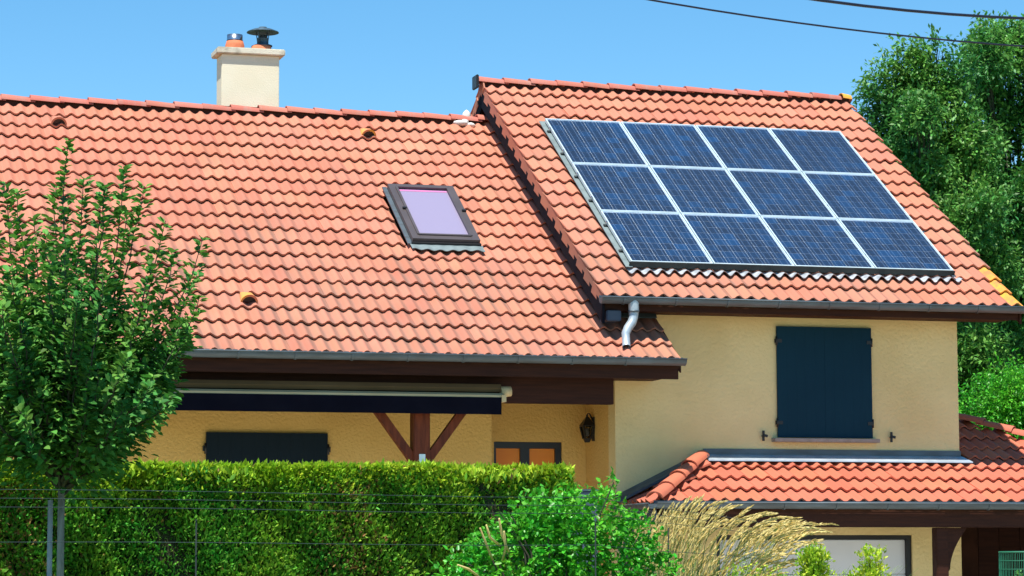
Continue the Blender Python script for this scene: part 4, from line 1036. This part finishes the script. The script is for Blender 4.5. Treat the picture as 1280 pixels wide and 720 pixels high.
# --- wire fence
fz = lambda x, y, D: dep(x, y, D)
cr = dep(745, 622, 12.76); lf = dep(0, 612, 11.45); rt = dep(960, 655, 17.0)
fn = tag(empty('wire_fence', (cr[0], cr[1], 0)), 'thin dark wire fence with slim posts in front of the hedge and grasses', 'fence')
lfx = cr+(lf-cr)*1.6; rtx = cr+(rt-cr)*1.35
hs_ = [0, .036, .072, .215, .40, .60, .82, 1.05, 1.3, 1.55]
for h in hs_:
    mb = MB(); pts = []
    for A, B in ((lfx, cr), (cr, rtx)):
        for i in range(8 if B is cr else 9):
            t = i/8; p = A+(B-A)*t; pts.append((p[0], p[1], p[2]-h-.004*math.sin(t*9)))
    mb.tube(pts, .0013, 5); mb.build('fence_wire', M['wire'], fn)
for P_ in (dep(246, 645, 11.85), dep(745, 640, 12.76), dep(836, 640, 14.4), dep(-200, 600, 10.9)):
    mb = MB(); mb.tube([(P_[0], P_[1]+.012, 0), (P_[0], P_[1]+.012, cr[2]-.11)], .0036, 8); mb.build('fence_post', M['post_dark'], fn)

# --- bright shrub
sc0 = dep(700, 700, 14.2)
sb_ = tag(empty('shrub', (sc0[0], sc0[1], 0)), 'rounded bright green broad-leaved shrub between the hedge and the straw grasses', 'shrub')
cs = []; rs = []
for (x, y, r, dz) in ((690, 690, .26, 0), (650, 705, .24, .1), (610, 722, .18, 0), (740, 680, .25, .1), (700, 655, .17, 0), (665, 665, .13, .1), (770, 690, .20, 0), (795, 715, .16, .1), (725, 650, .13, 0), (685, 640, .10, .05), (640, 672, .09, 0), (600, 712, .09, -.05), (757, 655, .10, 0), (820, 735, .14, 0), (575, 735, .12, 0)):
    cs.append(dep(x, y, 14.2+dz)); rs.append((r, r, r))
for _ in range(10): cs.append(sc0+np.array([NR.uniform(-.5, .5), NR.uniform(-.1, .4), NR.uniform(-1.2, -.3)])); rs.append((.35, .35, .3))
crown('leaves', cs, rs, 36000, .031, .34, M['leaf_shrub'], sb_, droop=.1, shell=.6, six=True, per=7, tw=.07, kind='stuff')
mb = MB()
for (x, y) in ((625, 640), (634, 650), (608, 665), (767, 603), (640, 625+20), (585, 705)):
    E_ = dep(x, y, 14.1); mb.tube([(sc0[0]+NR.uniform(-.1, .1), sc0[1], .2), (sc0+(E_-sc0)*.6+np.array([0, 0, -.1])), E_], [.008, .005, .003], 6, cap=False)
for _ in range(14):
    E_ = dep(NR.uniform(600, 800), NR.uniform(660, 720), 14.2+NR.uniform(-.2, .2)); mb.tube([(sc0[0], sc0[1], .0), (sc0+(E_-sc0)*.5+np.array([0, 0, -.4])), E_], [.012, .008, .004], 6, cap=False)
mb.build('stems', M['twig'], sb_)
tp = dep(767, 604, 14.1); n = 26
leaf_mesh('top_sprig', tp+NR.normal(0, 1, (n, 3))*np.array([.012, .012, .038]), NR.normal(0, 1, (n, 3))+[0, 0, .4], NR.normal(0, 1, (n, 3)), NR.uniform(.02, .035, n), NR.uniform(.006, .011, n), M['leaf_shrub'], sb_, six=True, kind='stuff')
# pale dead twigs on the shrub's left
mb = MB()
for (a_, b_) in (((608, 656), (625, 682)), ((624, 648), (636, 690)), ((600, 660), (616, 700)), ((572, 706), (600, 722)), ((630, 664), (628, 700))):
    A = dep(*a_, 13.9); B = dep(*b_, 14.0); mb.tube([A, (A+B)/2+NR.normal(0, .01, 3), B], [.004, .007, .006], 6)
mb.build('dead_twigs', M['straw'], sb_)

# --- ornamental grass
gc = dep(905, 790, 17.0); gc[2] = 0
og = tag(empty('ornamental_grass', tuple(gc)), 'big clump of ornamental grass with straw plumes leaning right in front of the porch', 'grass')
mb = MB(); PV, PD, PL_ = [], [], []
rg = np.random.default_rng(5)
for k in range(235):
    u = rg.random()**1.15
    if k < 150: tx = 804+228*u+rg.normal(0, 9); ty = 622+abs(u-.30)*46+rg.exponential(17)
    else: tx = 800+rg.uniform(0, 215); ty = rg.uniform(648, 735)
    f = min(1, max(0, (tx-805)/230)); an = rad(rg.normal(68-58*f, 8)); L3 = rg.uniform(.36, .55)
    T_ = dep(tx, ty, 17.0+rg.uniform(-.5, .5)); sx = gc+np.array([(tx-905)*.0016+rg.normal(0, .06), rg.normal(0, .12), 0])
    pdir = _r*math.cos(an)+np.array([0, 0, 1])*math.sin(an)
    c2 = T_-pdir*L3+np.array([0, 0, .04+.10*f]); c1 = sx+(c2-sx)*.45+np.array([-.03, 0, .25])
    bez = lambda t: (1-t)**3*sx+3*t*(1-t)**2*c1+3*t*t*(1-t)*c2+t**3*T_
    mb.tube([bez(t) for t in np.linspace(0, 1, 12)], list(np.linspace(.0022, .0012, 12)), 4, cap=False)
    span = rg.uniform(.18, .27)
    for _ in range(85):
        q = rg.random(); t = 1-span*q; p = bez(t); ax = bez(min(1, t+.02))-bez(t-.01); ax = ax/np.linalg.norm(ax)
        wdt = .06+.10*math.sin(math.pi*min(1, q*1.05))
        PV.append(p); PD.append(ax+rg.normal(0, wdt, 3)); PL_.append(rg.uniform(.022, .042))
mb.build('stems', M['blade'], og, kind='stuff')
PV = np.array(PV); PD = np.array(PD); PL_ = np.array(PL_)
leaf_mesh('plumes', PV, PD, rg.normal(0, 1, PV.shape), PL_, np.full(len(PV), .0043), M['straw'], og, kind='stuff')
def blades(name, c, n, hmin, hmax, spread, m, parent, rs, lean=(.15, 0, 0), w=.006):
    V, F = [], []; k = 0
    for i in range(n):
        b = c+np.array([rs.normal(0, spread*.45), rs.normal(0, spread*.35), 0]); h = rs.uniform(hmin, hmax)
        o = np.clip(np.array([rs.normal(0, spread), rs.normal(0, spread), 0]), -.42, .42)+np.array(lean); sd = np.array([math.cos(i), math.sin(i), 0])*w
        for j in range(5):
            t = j/4; p = b+o*t*t*h*.8+np.array([0, 0, h*(t-.15*t*t)]); ww = sd*(1-t*.85); V += [p-ww, p+ww]
        F += [(k+2*j, k+2*j+1, k+2*j+3, k+2*j+2) for j in range(4)]; k += 10
    return fast_mesh(name, np.array(V), np.array(F), m, parent, kind='stuff')
blades('leaf_blades', gc, 3000, 1.1, 1.95, .34, M['blade'], og, rg)

# --- two small golden conifers and low foliage in front of the garage
for (x, y, w_, col_, lab) in ((1017, 690, .050, 'conifer', 'small yellow-green conifer top right beside the straw plumes'), (1087, 687, .064, 'conifer', 'small golden conifer top in front of the white garage door')):
    T_ = dep(x, y, 15.5); e = tag(empty('dwarf_conifer', (T_[0], T_[1], 0)), lab, 'conifer', 'small conifers before the garage')
    mb = MB(); mb.tube([(T_[0], T_[1], 0), (T_[0], T_[1], T_[2]-.05)], [.02, .004], 6); mb.build('trunk', M['twig'], e)
    cc_, cr_ = [], []
    for q in range(34):
        dz_ = 1.05*NR.random()**1.2; rad_ = min(w_, .25*w_+dz_*.35)+.03*dz_; an_ = NR.uniform(0, 2*math.pi); rq = rad_*NR.uniform(.1, 1)
        cc_.append((T_[0]+math.cos(an_)*rq, T_[1]+math.sin(an_)*rq, T_[2]-.03-dz_)); cr_.append((.030+.02*NR.random(),)*2+(.055,))
    crown('foliage', cc_, cr_, 9000, .024, .26, M[col_], e, droop=-.5, shell=.3, per=7, tw=.055, kind='stuff')
e0 = dep(965, 735, 15.2); e = tag(empty('low_shrub', (e0[0], e0[1], 0)), 'low yellow-green shrub at the foot of the straw grasses', 'shrub')
crown('leaves', [dep(x, 732, 15.2) for x in (930, 965, 995, 1040)]+[dep(x, 790, 15.2) for x in (930, 980, 1030)], [.09, .10, .09, .06, .2, .2, .2], 3600, .022, .3, M['conifer'], e, per=6, tw=.05, kind='stuff')

# --- green wire cage in the carport
cc = at(1283, 700, -5.2); ce = tag(empty('wire_cage', (cc[0], -5.2, 0)), 'green wire mesh cage in front of the dark carport opening', 'wire cage')
zt2 = at(1262, 689, -5.2)[2]; mb = MB(); R_ = .30
for i in range(44):
    a_ = 2*math.pi*i/44; x, y = cc[0]+R_*math.cos(a_), -5.2+R_*math.sin(a_); mb.tube([(x, y, .02), (x, y, zt2)], .0035, 4, cap=False)
for j in range(20):
    z = .05+j*(zt2-.06)/19; mb.tube([(cc[0]+R_*math.cos(t), -5.2+R_*math.sin(t), z) for t in np.linspace(0, 2*math.pi, 33)], .0035 if j < 19 else .009, 4, cap=False)
mb.build('mesh', M['green_wire'], ce)
crown('ivy', [(cc[0], -5.2, z) for z in np.linspace(.2, zt2-.45, 6)], [.22]*6, 3500, .035, .35, M['leaf_big'], ce, per=5, tw=.05, six=False, kind='stuff')

# ------------------------------------------------------------------ trees behind the house
def big_tree(base_px, D, clumps, n, m, label, Lg=.105, per=10, group=None, nb=10, name='leafy_tree'):
    b = dep(*base_px, D); b[2] = 0
    e = tag(empty(name, tuple(b)), label, 'tree', 'leafy trees behind the house')
    C_ = []; R_ = []
    for (x, y, r, dz) in clumps:
        C_.append(dep(x, y, D+dz)); R_.append(r*D/FPX)
    C_ = np.array(C_); top = C_[:, 2].max()
    mb = MB(); mb.tube([b, b+np.array([.1, 0, top*.3]), b+np.array([-.05, .1, top*.6]), b+np.array([.05, 0, top*.86])], [.24, .18, .11, .04], 10); mb.build('trunk', M['twig'], e)
    mb = MB(); rs = np.random.default_rng(9)
    for k in range(len(C_)):
        c = C_[k]; h = min(max(c[2]*.55, 1.2), top*.8); p0 = b+np.array([0, 0, h]); mid = p0+(c-p0)*.55+np.array([0, 0, .12*top*rs.random()])
        mb.tube([p0, mid, c+np.array([0, 0, R_[k]*.6])], [.05, .03, .008], 6, cap=False)
        for q in range(5):
            t = c+rs.normal(0, .5, 3)*R_[k]; mb.tube([mid, (mid+t)/2+rs.normal(0, .05, 3), t], [.02, .014, .004], 5, cap=False)
    mb.build('limbs', M['twig'], e)
    crown('crown', C_, R_, n, Lg, .22, m, e, droop=.35, shell=.5, per=per, tw=.34, kind='stuff')
NRt = np.random.default_rng(21)
def fill(x0, x1, y0, y1, n, r, edge):
    out = []
    while len(out) < n:
        x = NRt.uniform(x0, x1); y = NRt.uniform(y0, y1)
        if edge(x, y): out.append((x, y, r*NRt.uniform(.6, 1.15), NRt.uniform(-1.3, 1.3)))
    return out
ed1 = lambda x, y: ((x-1165)/80)**2+((y-330)/250)**2 < 1 if y < 330 else abs(x-1165) < 95
ed2 = lambda x, y: ((x-1275)/85)**2+((y-300)/268)**2 < 1 if y < 300 else abs(x-1275) < 100
big_tree((1165, 900), 50, [(1152, 75, 12, 0), (1158, 98, 18, 0), (1135, 92, 13, 0), (1112, 130, 16, 0), (1095, 168, 13, 0), (1100, 108, 14, 0), (1122, 72, 12, 0), (1090, 135, 12, 0), (1196, 98, 16, 0), (1172, 66, 12, 0), (1140, 130, 22, 0), (1178, 118, 20, .3), (1105, 195, 18, 0)]+[(1100, 215, 20, 0), (1118, 165, 20, 0), (1130, 215, 24, 0), (1150, 180, 24, 0), (1160, 240, 24, 0), (1185, 200, 24, 0), (1185, 280, 26, 0), (1210, 330, 26, 0), (1145, 260, 22, 0)]+fill(1080, 1260, 130, 640, 55, 26, ed1),
         135000, M['leaf_big'], 'tall feathery tree right behind the wing roof, nearest to the solar panels')
big_tree((1275, 900), 52, [(1238, 48, 16, 0), (1228, 82, 18, 0), (1262, 60, 20, 0), (1215, 130, 18, 0), (1250, 100, 24, 0), (1290, 60, 26, 0), (1242, 150, 24, 0)]+fill(1190, 1370, 70, 640, 60, 28, ed2),
         150000, M['leaf_big2'], 'tallest feathery tree, at the right edge behind the house')
big_tree((1262, 900), 44, [(1215, 520, 18, 0), (1240, 505, 20, 0), (1262, 485, 18, 0), (1250, 530, 24, 0), (1285, 500, 26, 0), (1225, 560, 26, 0), (1275, 550, 30, 0), (1300, 540, 26, 0), (1205, 550, 16, 0), (1250, 590, 30, 0), (1290, 600, 30, 0)],
         26000, M['leaf_shrub'], 'bright green bushy tree low behind the porch roof hip', Lg=.07, name='bushy_tree')
# more distant woodland closing the view low down on the right
dw = [dep(x, y, 75+z) for x, y, z in [(NRt.uniform(1180, 1420), NRt.uniform(380, 700), NRt.uniform(-4, 4)) for _ in range(46)]]
e = tag(empty('woodland', (float(np.mean([p[0] for p in dw])), float(np.mean([p[1] for p in dw])), 0)), 'dark band of woodland seen far behind the two tall trees', 'woodland')
crown('foliage', dw, [1.3]*len(dw), 45000, .16, .28, M['leaf_big'], e, per=8, tw=.4, kind='stuff')
